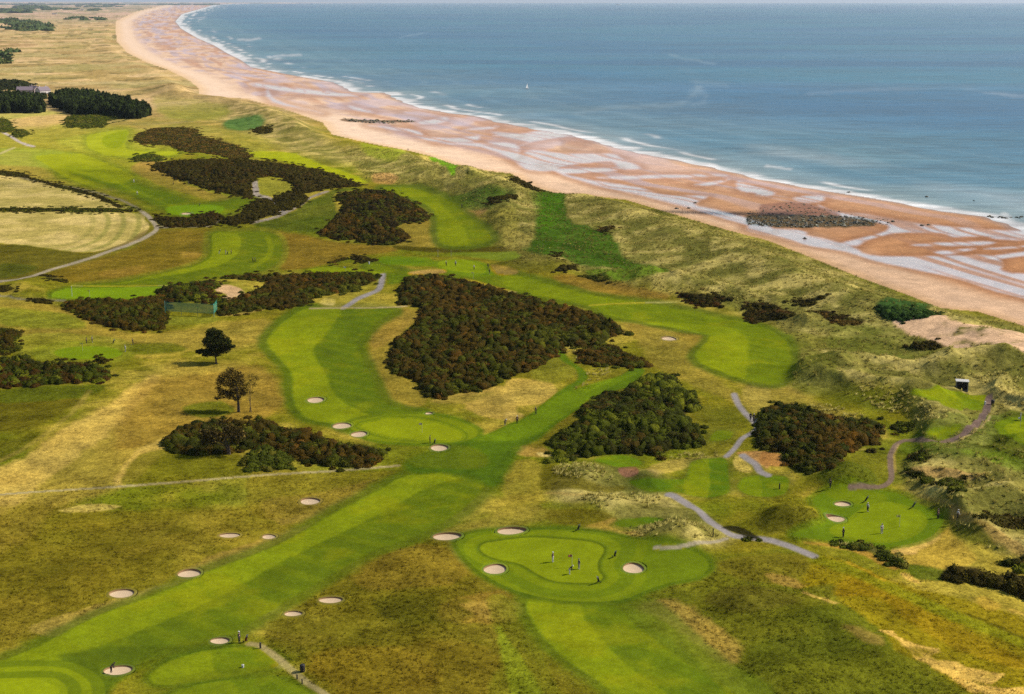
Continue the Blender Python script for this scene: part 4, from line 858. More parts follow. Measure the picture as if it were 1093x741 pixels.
T_(z_(6, (640,450),(700,442),(780,440),(870,460),(980,490),(1092,520))+z_(7, (150,550),(330,590),(480,660),(525,690),(430,702),(400,741))+[(640,372),(600,371),(594,379),(573,393),(545,402)]+z_(10, (1010,200),(980,220),(880,230),(740,260),(690,190),(580,140),(570,50))+z_(6, (640,680),(700,610),(690,580),(600,560)), 'huge rust brown gorse thicket between the middle fairway and the walking strip', h=2.3, sp=2.1)
T_(z_(11, (290,62),(330,45),(420,22),(500,60),(560,90),(622,120),(560,132),(420,122),(360,122),(310,95)), 'slim dark gorse bank just right of the huge rust brown thicket', h=2.0, sp=1.8)
T_(z_(11, (545,185),(600,150),(700,160),(725,210),(800,250),(812,300),(740,330),(800,370),(812,450),(700,470),(640,500),(560,485),(330,500),(200,527),(158,517),(200,480),(180,450),(240,380),(310,350),(310,300),(400,240),(490,220)), 'green and dark gorse thicket between the walking strip and the grey path', h=2.3, sp=1.9, pal=PAL_GREEN)
T_([(806,462),(814,445),(823,432)]+z_(12, (150,275),(230,305),(330,330),(480,345),(498,400),(480,445),(400,462),(350,485),(300,540),(220,568),(150,555),(100,512),(75,482),(0,462)), 'dark gorse thicket right of the grey path and its pink earth bank', h=2.2, sp=1.8, pal=PAL_GORSE+[((60,66,28), 5)])
T_(z_(9, (680,440),(720,400),(780,362),(840,350),(900,338),(1000,348),(1092,340))+z_(10, (80,345),(130,380),(230,390),(330,430),(430,440),(520,460),(548,490),(500,530),(380,547),(200,522),(150,495),(60,470))+z_(9, (1040,470),(980,475),(900,492),(760,487),(690,462)), 'long dark gorse thicket around the lowest open tree', h=2.4, sp=1.9, pal=PAL_GORSE+[((60,64,28), 3)])
T_(z_(9, (1000,500),(1050,470),(1092,455))+z_(10, (80,462),(150,490),(172,540),(100,557),(0,557))+z_(9, (1010,545)), 'rounded green bush in front of the long dark gorse', h=1.8, sp=1.6, pal=PAL_SCRUB, cat='bush', name='gorse_bush')
T_(z_(9, (-160,80),(0,82),(60,80),(110,72),(130,98),(300,104),(390,112),(440,128),(462,155),(440,186),(300,192),(150,207),(0,210),(-160,215)), 'low gorse belt at the left edge below the small bright green', h=2.2, sp=1.8, pal=PAL_GREEN+[((84,62,34), 3)])
T_(z_(9, (385,100),(420,82),(450,100),(430,112)), 'domed dark bush standing over the end of the left gorse belt', h=2.2, sp=1.3, pal=PAL_DUSK, cat='bush', name='gorse_bush')
T_(z_(5, (-160,655),(0,665),(60,668),(98,690),(60,725),(90,745),(75,765),(0,775),(-160,775)), 'dark gorse at the left edge above the small bright green', h=2.0, sp=1.8, pal=PAL_GORSE)
T_([(67,327),(77,320),(103,318),(135,319),(159,316),(177,317),(177,338),(176,350),(154,354),(123,351),(97,345),(85,337)], 'rust brown gorse thicket left of the green net', h=2.2, sp=1.9)
T_([(163,312),(178,305),(195,303),(208,300),(225,299),(234,301),(233,306),(226,313),(238,318),(243,321),(230,324),(200,323),(178,324),(176,316)], 'gorse strip behind the green net and left of the sand scar', h=1.8, sp=1.8, pal=PAL_GREEN+[((84,62,34), 3)])
T_([(262,313),(285,303),(262,299),(232,297),(250,293),(295,292),(335,291),(375,290),(400,292),(402,299),(385,307),(378,312),(350,315),(335,321),(320,328),(270,332),(236,338),(230,334),(243,321)], 'long gorse bank stretching from the sand scar to the grey path', h=2.0, sp=1.9)
T_([(161,177),(180,172),(218,170),(270,171),(310,176),(344,182),(367,190),(386,198),(372,200),(350,202),(325,207),(314,207),(312,199),(300,190),(285,189),(275,191),(268,199),(268,211),(246,208),(223,203),(203,196),(185,190),(174,184)], 'vast dark gorse cap on the far hill beyond the hay fields', h=2.2, sp=2.2, leaves=34, leaf=.5, pal=PAL_DUSK+[((84,66,36), 2)])
T_([(292,212),(305,206),(325,208),(329,213),(318,221),(303,225),(296,219)], 'small dark gorse clump inside the fork of the far path', h=1.8, sp=1.8, leaves=34, leaf=.5, pal=PAL_DUSK)
T_([(234,237),(256,228),(268,217),(281,211),(291,216),(299,226),(285,232),(270,237),(250,241)], 'dark gorse clump left of the forked far path', h=2.0, sp=1.9, leaves=34, leaf=.5, pal=PAL_DUSK)
T_([(163,232),(180,231),(203,232),(220,227),(239,230),(231,240),(197,243),(174,242)], 'low gorse strip behind the bend of the dirt track', h=1.8, sp=1.9, leaves=34, leaf=.5, pal=PAL_DUSK+[((80,62,36), 3)])
T_(z_(6, (340,112),(460,88),(540,93),(600,108),(680,150),(732,200),(700,226),(600,236),(655,280),(630,302),(550,322),(430,302),(340,292),(268,270),(300,245),(350,190),(375,150)), 'large dark gorse thicket left of the far curling fairway', h=2.2, sp=2.1, leaves=38, leaf=.45, pal=PAL_GORSE+[((52,44,30), 4)])
T_(z_(1, (560,570),(600,545),(650,533),(800,533),(850,570),(1000,610),(1040,655),(1000,668),(860,640),(760,632),(700,605),(590,602)), 'reddish brown low heath on the far hill above the gorse cap', h=1.1, sp=3.0, leaves=30, leaf=.7, pal=PAL_HEATH, soil=(104,90,50))
T_(z_(1, (270,495),(330,475),(400,467),(480,470),(535,490),(450,505),(430,530),(290,532)), 'olive scrub patch in front of the long pine plantation', h=1.6, sp=3.0, leaves=30, leaf=.7, pal=PAL_SCRUB, soil=(96,94,44), name='scrub', cat='scrub')
T_(z_(1, (555,655),(600,640),(660,643),(685,662),(650,674),(560,674)), 'small green bush patch beside the far bright fairway', h=1.6, sp=2.6, leaves=30, leaf=.6, pal=PAL_SCRUB, soil=(96,100,44), name='scrub', cat='scrub')
T_(z_(1, (0,490),(40,505),(55,540),(30,552),(-100,550),(-100,490)), 'dark olive scrub at the left edge by the pale lane', h=1.8, sp=2.8, leaves=30, leaf=.6, pal=PAL_SCRUB, soil=(86,84,40), name='scrub', cat='scrub')
T_(z_(1, (50,560),(70,540),(100,540),(125,558),(90,572),(60,572)), 'round olive bush on the pale lane at far left', h=2.2, sp=2.2, leaves=30, leaf=.5, pal=PAL_SCRUB, name='gorse_bush', cat='bush')
T_(z_(12, (538,375),(570,358),(640,353),(640,380),(600,396),(550,398)), 'dark shrub above the little striped tee on the right', h=1.7, sp=1.4, pal=PAL_GREEN)
T_(z_(12, (605,560),(640,548),(690,570),(720,598),(780,590),(845,592),(845,640),(780,640),(740,615),(690,618),(640,580)), 'low dark shrubs on the dune right of the brown path', h=1.4, sp=1.5, pal=PAL_GREEN)
T_(z_(12, (605,495),(640,480),(700,492),(700,510),(650,518)), 'small dark bush in the bend of the brown path', h=1.5, sp=1.3, pal=PAL_GREEN, cat='bush', name='gorse_bush')
T_(z_(12, (430,470),(460,458),(490,468),(480,484),(440,482)), 'tiny dark bush at the tail of the right gorse thicket', h=1.3, sp=1.1, pal=PAL_DUSK, cat='bush', name='gorse_bush')
T_(z_(16, (750,262),(758,212),(800,206),(880,205),(960,240),(1030,238),(1092,255),(1200,290),(1200,400),(1092,345),(960,302),(860,282)), 'thick dark hedge like gorse at the right edge beside the golden slope', h=2.6, sp=1.5, pal=PAL_DUSK, leaves=60)
T_(z_(16, (1000,190),(1060,180),(1200,200),(1200,260),(1092,248),(1040,215)), 'bushes on the slope above the dark right edge gorse', h=1.4, sp=1.5, pal=PAL_GREEN)
T_(z_(16, (910,-5),(1000,-10),(1092,5),(1200,10),(1200,60),(1092,50),(1010,50),(950,25)), 'dark scrub in the dunes at the right edge above the tan slope', h=1.4, sp=1.5, pal=PAL_DUSK+[((90,84,44), 3)])
T_(z_(8, (90,552),(180,540),(282,528),(230,556),(210,570),(140,566)), 'dark heath streak on the landward dune slope, upper one', h=1.2, sp=1.6, pal=PAL_DUSK+[((90,76,44), 3)], soil=(90,78,44))
T_(z_(8, (-60,560),(70,566),(75,588),(130,592),(125,618),(60,610),(0,640),(-60,640)), 'dark brown heath hollow on the landward dunes', h=1.2, sp=1.6, pal=PAL_DUSK+[((98,70,42), 3)], soil=(90,74,44))
T_(z_(8, (185,585),(270,588),(330,612),(430,630),(440,640),(330,655),(260,622)), 'rusty heath streak below the blue green dune bushes', h=1.0, sp=1.6, pal=PAL_HEATH+[((64,48,30), 3)], soil=(100,74,46))
T_(z_(7, (725,530),(765,512),(840,515),(945,538),(900,562),(910,580),(860,578),(800,572)), 'dark brown heath clump right of the fairway neck', h=1.5, sp=1.7, pal=PAL_DUSK+[((96,66,40), 4)])
T_(z_(7, (1000,612),(1050,596),(1150,594),(1150,628),(1060,634)), 'brown heath mound above the right middle fairway', h=1.3, sp=1.6, pal=PAL_DUSK+[((96,66,40), 4)], soil=(100,78,46))
T_(z_(12, (615,30),(660,16),(740,18),(772,36),(740,50),(640,52)), 'dark shrubs under the bare sand blowout', h=1.8, sp=1.5, pal=PAL_DUSK+[((80,80,38), 3)])
T_(z_(7, (375,258),(400,243),(455,236),(450,250),(405,266)), 'short dark hollow of heath on the pale dune ridge', h=1.0, sp=1.6, pal=PAL_DUSK+[((100,76,46), 3)])
T_(z_(7, (200,415),(240,402),(292,405),(280,420),(220,428)), 'dark bush below the lush green hollow, right one', h=1.5, sp=1.6, pal=PAL_DUSK)
T_(z_(7, (185,352),(230,360),(235,372),(200,368)), 'tiny dark bush below the lush green hollow, left one', h=1.3, sp=1.4, pal=PAL_DUSK, cat='bush', name='gorse_bush')
T_(z_(7, (15,45),(50,38),(110,72),(170,96),(150,104),(100,85)), 'dark bushes at the seaward mouth of the lush green hollow', h=1.8, sp=2.2, leaves=34, leaf=.5, pal=PAL_DUSK)
T_(z_(7, (290,445),(300,452),(370,465),(440,475),(440,458),(380,440)), 'dark rough hump beside the green at the end of the lush hollow', h=.9, sp=1.7, pal=PAL_SCRUB+[((84,76,40), 3)], soil=(100,96,44), name='scrub', cat='scrub')
T_(z_(6, (405,372),(425,362),(480,368),(498,388),(440,392)), 'small dark gorse clump behind the bright middle tee', h=1.6, sp=1.6, pal=PAL_DUSK)
T_(z_(6, (290,400),(350,378),(400,372),(400,380),(340,395)), 'thin brown gorse streak left of the bright middle tee', h=1.0, sp=1.6, pal=PAL_HEATH)
T_(z_(6, (975,128),(1000,115),(1092,108),(1092,125),(1030,138),(1000,150)), 'dark hollow of scrub in the pale dunes behind the curling fairway', h=1.6, sp=1.9, leaves=34, leaf=.5, pal=PAL_DUSK)
T_(z_(2, (5,540),(30,526),(70,530),(85,545),(50,558),(15,556)), 'dark round bush on the far dunes near the beach', h=2.2, sp=2.4, leaves=34, leaf=.6, pal=PAL_DUSK, cat='bush', name='gorse_bush')
T_(z_(5, (122,552),(140,542),(180,538),(232,552),(225,562),(150,562)), 'dark bush left of the rust brown gorse by the net', h=1.4, sp=1.4, pal=PAL_DUSK, cat='bush', name='gorse_bush')
T_(z_(5, (-60,490),(30,487),(65,500),(40,512),(-60,512)), 'dark bush at the left edge under the dirt track', h=1.4, sp=1.5, pal=PAL_DUSK, cat='bush', name='gorse_bush')
T_(z_(5, (165,440),(220,445),(270,460),(260,472),(200,462)), 'dark rough strip just below the dirt track', h=1.0, sp=1.7, pal=PAL_DUSK+[((90,88,44), 3)], soil=(90,84,44), name='scrub', cat='scrub')
T_(z_(16, (300,118),(330,108),(450,118),(520,150),(600,185),(600,220),(560,210),(470,160),(380,140)), 'grey green bushes along the bank below the right hand green', h=1.2, sp=1.3, pal=PAL_SCRUB+[((150,140,96), 2)], soil=(110,104,54), name='scrub', cat='scrub')
T_([(806,452),(812,440),(822,434),(820,450),(812,462)], 'small dark shrub against the bend of the grey path', h=1.6, sp=1.3, pal=PAL_GREEN, cat='bush', name='gorse_bush')
T_(z_(15, (935,92),(965,84),(1040,86),(1050,96),(1000,106),(950,104)), 'small green hedge in front of the ditch by the grey path', h=.9, sp=1.1, pal=PAL_GREEN, cat='hedge', name='hedge', soil=None, group=None)
T_(z_(8, (480,572),(560,572),(700,590),(760,600),(660,622),(560,640),(500,615)), 'blue green dune bushes beside the bare sand blowout', h=1.6, sp=1.6, pal=[((62,92,58), 3), ((76,104,58), 2), ((54,80,52), 2)], soil=None, name='dune_bush', cat='bush')
T_([(-170,183),(0,182),(35,190),(70,199),(100,206),(128,219),(126,222),(100,210),(60,200),(0,187),(-170,188)], 'dark hedge running along the track above the upper hay field', h=1.1, sp=1.6, pal=PAL_DUSK+[((84,84,44), 3)], leaves=30, leaf=.5, name='hedge', cat='hedge', group=None)
T_([(-170,222),(0,222),(132,222.5),(140,225),(130,226.5),(0,226),(-170,227)], 'straight dark hedge between the two hay fields', h=1.0, sp=1.4, pal=PAL_SCRUB+[((70,66,36), 5)], leaves=30, leaf=.5, name='hedge', cat='hedge', group=None)
def build_thickets():
    for poly, label, kw in THICKETS: thicket(poly, label, **kw)
# ------------------------------------------------------------------ marram and fescue: uncountable grass tufts
def tufts(name, zones, dens, h, pal, blades=9, width=.07, maxd=900, spread=.45, mix=0):
    allp = []
    for poly, k in zones:
        p = np.array(poly, float); c = fix(p); ps = smooth_poly(p, True, 3); wx, wy = plan(c[:, 0], c[:, 1])
        y1 = min(wy.max(), maxd); n = int((wx.max()-wx.min())*(y1-wy.min())*dens*k)
        x = RNG.uniform(wx.min(), wx.max(), n); y = RNG.uniform(wy.min(), y1, n); z = zat(x, y); u, v = chart(x, y, z)
        keep = in_poly(u, v, ps) & (perlin(x/11, y/11)+.5*perlin(x/4, y/4)+RNG.random(n)*.9 > .25)
        uu, vv = chart(x, y); ii = np.clip(np.interp(vv, VV, np.arange(NV)).round().astype(int), 0, NV-1); jj = np.clip(np.interp(uu, UU, np.arange(NU)).round().astype(int), 0, NU-1)
        keep &= (RUF[ii, jj] > .7) & ~ON_BEACH[ii, jj] & ((KIND[ii, jj] == 0))
        for bx_, by_, R_, Ry_, *_r in PITS: keep &= ((x-bx_)/(R_+.6))**2+((y-by_)/(Ry_+1.2))**2 > 1
        allp.append(np.stack([x, y, z], 1)[keep])
    P_ = np.concatenate(allp); n = len(P_)
    th = RNG.random((n, blades))*2*math.pi; lean = spread*(.3+RNG.random((n, blades))); L = h*(.55+.6*RNG.random((n, blades)))
    bx = np.cos(th); by = np.sin(th); r0 = .22*RNG.random((n, blades))
    base = P_[:, None, :]+np.stack([bx*r0, by*r0, 0*r0-.05], -1)
    tip = base+np.stack([bx*lean*L+.10*L, by*lean*L, L], -1)
    side = np.stack([-by, bx, 0*bx], -1)*width*(.7+.6*RNG.random((n, blades, 1)))
    V3 = np.stack([base+side, base-side, tip], 2).reshape(-1, 3); Ft = np.arange(len(V3)).reshape(-1, 3)
    base_t = 1.5*pick(pal, n) if pal is not None else 1.2*ground_tint(P_[:, 0], P_[:, 1])*(.75+.6*RNG.random((n, 1)))
    if mix: base_t = mix*1.4*pick(pal, n)+(1-mix)*1.3*ground_tint(P_[:, 0], P_[:, 1])
    t = base_t[:, None, None, :]*(.8+.4*RNG.random((n, blades, 1, 1)))*np.ones((1, 1, 3, 1))
    C = (t*np.array([.8, .8, 1.15])[None, None, :, None]).reshape(-1, 3)
    me = mesh_np(name, V3, tris=Ft, mats=[BLADE], cols=C)
    nr = np.stack([bx*.5+.25*RNG.standard_normal(bx.shape), by*.5+.25*RNG.standard_normal(bx.shape), np.ones_like(bx)], -1); nr /= np.linalg.norm(nr, axis=-1, keepdims=True)
    me.normals_split_custom_set_from_vertices(np.repeat(nr.reshape(-1, 3), 3, 0))
    obj(name, me, kind='stuff'); print(name, n)
PAL_MARRAM_ = [((150,144,84), 4), ((176,166,108), 3), ((116,120,56), 3), ((196,186,132), 1)]
PAL_FESCUE = [((206,192,160), 4), ((226,214,190), 3), ((156,146,104), 3)]
PAL_MARRAM = [((158,148,104), 4), ((184,168,130), 3), ((122,122,70), 3), ((204,190,156), 1.4)]
PAL_ROUGH = [((160,140,84), 3), ((132,122,60), 3), ((182,158,104), 2)]
def build_tufts():
    tufts('marram_grass', [(DUNES[0], 1.0)], .42, .62, PAL_MARRAM, 8, .10, 900, 1.0, mix=.45)
    fz = [(z_(11, (195,545),(300,520),(400,540),(440,575),(440,595),(330,590),(220,575)), 1), (z_(11, (290,665),(400,645),(520,650),(640,660),(620,690),(560,720),(450,735),(380,700)), 1), (z_(11, (265,200),(330,150),(420,125),(430,150),(360,190),(300,215)), 1), (z_(11, (250,60),(280,95),(340,115),(350,105),(300,70),(270,45)), .8),
          (z_(15, (525,80),(560,45),(700,5),(780,20),(880,75),(870,95),(720,105),(640,120),(560,105)), .9), (z_(12, (380,250),(420,190),(520,185),(640,240),(760,300),(760,340),(650,350),(540,320),(430,280)), .8), (z_(12, (170,290),(260,280),(420,320),(430,350),(330,340)), .6),
          (z_(16, (300,115),(440,115),(450,128),(330,130)), .8), (z_(11, (680,500),(760,480),(880,480),(900,500),(760,510)), .7), (z_(12, (700,650),(760,620),(840,660),(840,680),(740,680)), .6), (z_(12, (840,540),(960,560),(960,600),(880,590)), .6), (z_(12, (800,150),(1092,160),(1092,280),(1000,300),(940,230),(860,210)), .6), (z_(16, (780,20),(860,40),(1000,120),(960,140),(840,90)), .6), (z_(7, (630,490),(760,470),(860,500),(900,520),(760,500),(700,510)), .5),(z_(7,(920,520),(1092,540),(1092,590),(960,560)),.5)]
    tufts('fescue_tufts', fz, 1.5, .55, PAL_FESCUE, 12, .08, 520, .85, mix=.85)
    tufts('rough_grass', [([(0,530),(300,505),(420,505),(200,600),(0,690)], .5), ([(280,680),(420,590),(480,575),(520,640),(600,741),(340,741)], 1), ([(690,640),(760,600),(860,600),(940,700),(1093,741),(800,741)], 1), ([(860,590),(1093,660),(1093,741),(1000,730)], .5), (z_(12, (0,700),(60,668),(140,668),(180,700),(260,740),(200,770),(60,770),(0,760)), 1), (z_(12, (230,560),(330,522),(400,530),(480,590),(470,612),(400,620),(280,600)), 1), (z_(15, (480,60),(600,10),(760,20),(880,80),(760,120),(560,110)), 1)], 2.0, .3, None, 7, .06, 420, 1.2)
# ------------------------------------------------------------------ trees
BARK = simple_mat('bark', tuple(alb((110,96,84))), .9, .1, .35, 3.0); LEAFM = vcol_mat('tree_leaf', spec=.04, var=.5, scale=1.6)
def tube(path, radii, sides=6):
    p = np.asarray(path, float); V3 = []; Q = []
    for k in range(len(p)):
        d = p[min(k+1, len(p)-1)]-p[max(k-1, 0)]; d = d/(np.linalg.norm(d)+1e-9)
        a = np.cross(d, [0.3, 1, 0.1]); a /= np.linalg.norm(a)+1e-9; b = np.cross(d, a)
        for s in range(sides):
            t = 2*math.pi*s/sides; V3.append(p[k]+radii[k]*(math.cos(t)*a+math.sin(t)*b))
    for k in range(len(p)-1):
        for s in range(sides): Q.append((k*sides+s, k*sides+(s+1) % sides, (k+1)*sides+(s+1) % sides, (k+1)*sides+s))
    return np.array(V3), np.array(Q)
def join(parts):
    V3 = []; Q = []; n = 0
    for v, q in parts: V3.append(v); Q.append(q+n); n += len(v)
    return np.concatenate(V3), np.concatenate(Q)
def leaf_cloud(c, r, n, size, pal, flat=.75):
    d = RNG.standard_normal((n, 3)); d /= np.linalg.norm(d, axis=1, keepdims=True)
    q = c+d*r*(RNG.random((n, 1))**.45)*np.array([1, 1, flat])
    t = RNG.standard_normal((n, 3, 3)); t /= np.linalg.norm(t, axis=-1, keepdims=True)
    V3 = (q[:, None, :]+t*size*(.6+.8*RNG.random((n, 1, 1)))).reshape(-1, 3)
    col = np.repeat(pick(pal, n)*(.7+.6*RNG.random((n, 1))), 3, 0)
    return V3, col
def tree(u, v, blobs, scale, origin, base, label, pal, dens, size, trunk_r, name='tree', stems=1, twig=True):
    """blobs: (x, y, r) read off the photo, in the units of one enlarged view"""
    x, y, z = locate(u, v); dep = y*CP+(HC-z)*SP; k = dep/F/scale; vs = 1/math.cos(math.atan2(HC-z, y))
    t = thing(name, label, 'tree', (x, y, z))
    cr, cc, wood = [], [], []
    pts = [np.array([(bx-base[0])*k, RNG.uniform(-.5, .5)*2*br*k, (base[1]-by)*k*vs]) for bx, by, br in blobs]
    top = max(p[2] for p in pts); st = []
    for s in range(stems):
        a = np.array([(s-(stems-1)/2)*.35, 0, -.2]); m = a+np.array([RNG.uniform(-.25, .25), RNG.uniform(-.3, .3), top*.3]); e = np.array([m[0]*1.4+np.mean([p[0] for p in pts])*.4, m[1], top*.72])
        path = [a, (a+m)/2+np.array([.05, 0, 0]), m, (m+e)/2+np.array([RNG.uniform(-.2, .2), .1, 0]), e]; st.append(path)
        wood.append(tube(path, [trunk_r*1.35, trunk_r, trunk_r*.85, trunk_r*.6, trunk_r*.3], 8))
    for p, (bx, by, br) in zip(pts, blobs):
        path = st[RNG.integers(stems)]; j = 2 if p[2] < top*.6 else 3
        s0 = path[j] if p[2] > path[j][2] else path[1]
        mid = (s0+p)/2+np.array([0, 0, .25]); wood.append(tube([s0, mid, p], [trunk_r*.45, trunk_r*.3, trunk_r*.12], 5))
        r = br*k*1.15; n = int(dens*r*r/(size*size))+12
        if twig:
            for _ in range(4):
                d = RNG.standard_normal(3)*r*.75; wood.append(tube([mid, (mid+p)/2+d*.3, p+d], [trunk_r*.2, trunk_r*.14, trunk_r*.06], 4))
        a, b = leaf_cloud(p, r, n, size, pal); cr.append(a); cc.append(b)
    Vw, Qw = join(wood); obj('trunk', mesh_np('trunk', Vw, quads=Qw, mats=[BARK], smooth=True), t)
    Vc = np.concatenate(cr); obj('crown', mesh_np('crown', Vc, tris=np.arange(len(Vc)).reshape(-1, 3), mats=[LEAFM], cols=np.concatenate(cc)), t)
PAL_PINE = [((62,70,42), 4), ((76,84,46), 2), ((54,58,38), 3), ((86,80,52), 1)]
PAL_OPEN = [((112,92,72), 3), ((84,76,54), 3), ((130,110,86), 1.5), ((76,64,48), 2)]
def build_trees():
    tree(230.7, 388.2, [(300,190,75),(375,185,62),(270,280,85),(400,280,105),(330,360,95),(470,275,55),(140,385,34),(540,328,24),(240,390,55),(430,360,65),(330,250,90),(180,380,30),(500,330,30)], 10.9, (200,340), (335,525), 'dense dark round pine standing alone in tan grass', PAL_PINE, 26, .3, .22, 'pine_tree')
    tree(254.7, 440, [(320,15,46),(270,50,42),(232,92,36),(362,45,38),(385,88,30),(250,165,40),(300,100,40),(215,190,20),(285,160,22),(340,80,34),(225,130,24),(330,150,42),(300,185,30),(395,135,30),(345,200,28),(380,170,24)], 6.44, (200,395), (352,292), 'open crowned tree with bare lower limbs, taller of the pair', PAL_OPEN, 9, .22, .16, stems=2)
    tree(267.2, 440, [(450,55,32),(485,62,22),(420,105,22),(440,85,22),(465,110,20),(415,150,18),(450,150,16)], 6.44, (200,395), (432,292), 'thin sparse tree just right of the open crowned tree', [((116,100,62), 3), ((96,90,46), 2), ((78,68,44), 1)], 3.0, .18, .07, stems=2)
    tree(244.3, 485, [(180,420,60),(130,440,48),(160,480,46),(235,375,34),(330,445,56),(375,440,44),(290,410,44),(320,490,36),(220,450,50),(110,500,30)], 6.44, (200,395), (285,580), 'dusky spreading tree growing in the long dark gorse', PAL_OPEN[1:]+[((60,50,38), 4)], 9, .22, .2, stems=2)
def pine_mesh(nm):
    h = 9.6*(.9+.2*RNG.random()); pts = np.array([[0, 0, .3*h], [.3, -.2, .5*h], [-.2, .2, .68*h], [0, 0, .1*h]]); rad = np.array([2.7, 2.4, 1.7, 2.2]); hg = np.array([.42, .36, .32, .5])*h
    V3, Ft, C = clumps(pts, rad, hg, pick([((54,66,44), 3), ((66,80,48), 2), ((46,56,40), 2)], 4), 60, .75)
    Vt, Qt = tube([(0, 0, -.3), (0, 0, h*.3), (0, 0, h*.8)], [.22, .17, .08]); n = len(V3)
    Tt = np.concatenate([Qt[:, [0, 1, 2]], Qt[:, [0, 2, 3]]])+n
    return mesh_np(nm, np.concatenate([V3, Vt]), tris=np.concatenate([Ft, Tt]), mats=[LEAFM, BARK], fmat=np.concatenate([np.zeros(len(Ft), int), np.ones(len(Tt), int)]), cols=np.concatenate([C, np.tile(alb((90,76,64)), (len(Vt), 1))]))
def plantation(poly, label, group, limit, sp):
    p = np.array(poly, float); c = fix(p); wx, wy = plan(c[:, 0], c[:, 1]); ps = smooth_poly(p, True, 3)
    gx, gy = np.meshgrid(np.arange(wx.min(), wx.max(), sp), np.arange(wy.min()-20, wy.max()+20, sp)); gx = gx.ravel()+RNG.uniform(-.35, .35, gx.size)*sp; gy = gy.ravel()+RNG.uniform(-.35, .35, gy.size)*sp
    gz = zat(gx, gy); u0, v0 = chart(gx, gy, gz); u1, v1 = chart(gx, gy, gz+8.5); k = in_poly(u0, v0-1, ps) & in_poly(u1, v1, ps)
    P_ = np.stack([gx, gy, gz], 1)[k]; P_ = P_[np.argsort(P_[:, 1])]; print('pines', label, len(P_))
    for q in P_[:limit]:
        o = obj('pine_tree', PINES[RNG.integers(len(PINES))], None, tuple(q), RNG.uniform(0, 6.28), label, 'pine tree', group); s = RNG.uniform(.82, 1.12); o.scale = (s, s, s*RNG.uniform(.9, 1.1))
    R_ = P_[limit:]
    if len(R_):
        n = len(R_); V3, Ft, C = clumps(np.repeat(R_, 2, 0)+np.tile([[0, 0, 1.5], [0, 0, 4.5]], (n, 1)), np.tile([3.0, 2.3], n), np.tile([4.5, 5.0], n), pick([((54,66,44), 3), ((66,80,48), 2), ((46,56,40), 2)], 2*n), 24, .9)
        obj('plantation_interior', mesh_np('plantation_interior', V3, tris=Ft, mats=[LEAFM], cols=C), kind='stuff')
PINES = []
def build_pines():
    for k in range(4): PINES.append(pine_mesh('pine_tree'))
    plantation(z_(1, (208,400),(220,384),(260,371),(320,370),(400,378),(540,408),(610,428),(645,450),(648,476),(600,490),(520,492),(430,478),(320,478),(240,448),(212,430)), 'dark pine in the long plantation block below the dunes', 'pines of the long plantation', 170, 5.6)
    plantation(z_(1, (-260,395),(0,378),(60,380),(130,385),(165,395),(180,425),(178,466),(100,468),(0,470),(-260,470)), 'dark pine in the plantation block at the left edge', 'pines of the left plantation', 110, 6.0)
    T2 = [(z_(1, (-260,335),(0,335),(60,332),(110,342),(130,352),(100,370),(0,376),(-260,380)), 7, 9.0), (z_(1, (150,380),(172,372),(190,400),(178,418)), 7, 8.0)]
    for poly, sp, h in T2: thicket(poly, None, h=h*.7, sp=sp*.75, pal=[((58,66,44), 3), ((50,54,40), 3)], name='far_copse', leaves=30, leaf=1.2, soil=None, cat=None, group=None); COL.objects[-1]['kind'] = 'stuff'
    # wooded country near the horizon: a mass of blue green, paled by haze put into the tint
    far = []
    for (u0, u1, v, hh, sp, n) in ((20,48,9,26,70,60),(-80,30,13.5,22,55,70),(-40,20,24,10,26,40),(45,80,10.5,14,50,24),(80,130,7.5,14,60,26),(0,60,30,7,22,24),(-80,130,5.6,26,120,90),(140,230,5.2,24,120,40),(15,40,26,9,22,20),(95,105,11,10,40,8),(0,14,62,4,9,8),(70,110,20,7,22,16)):
        for _ in range(n):
            x, y = plan(RNG.uniform(u0, u1), v+RNG.uniform(-.12, .12)*(v-1.5)); far.append((float(x), float(y), float(zat(x, y)), sp*RNG.uniform(.6, 1.2), hh*RNG.uniform(.6, 1.2)))
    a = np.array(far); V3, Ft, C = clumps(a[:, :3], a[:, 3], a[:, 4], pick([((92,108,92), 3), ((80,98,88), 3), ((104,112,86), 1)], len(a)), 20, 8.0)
    obj('far_woodland', mesh_np('far_woodland', V3, tris=Ft, mats=[LEAFM], cols=C), kind='stuff')
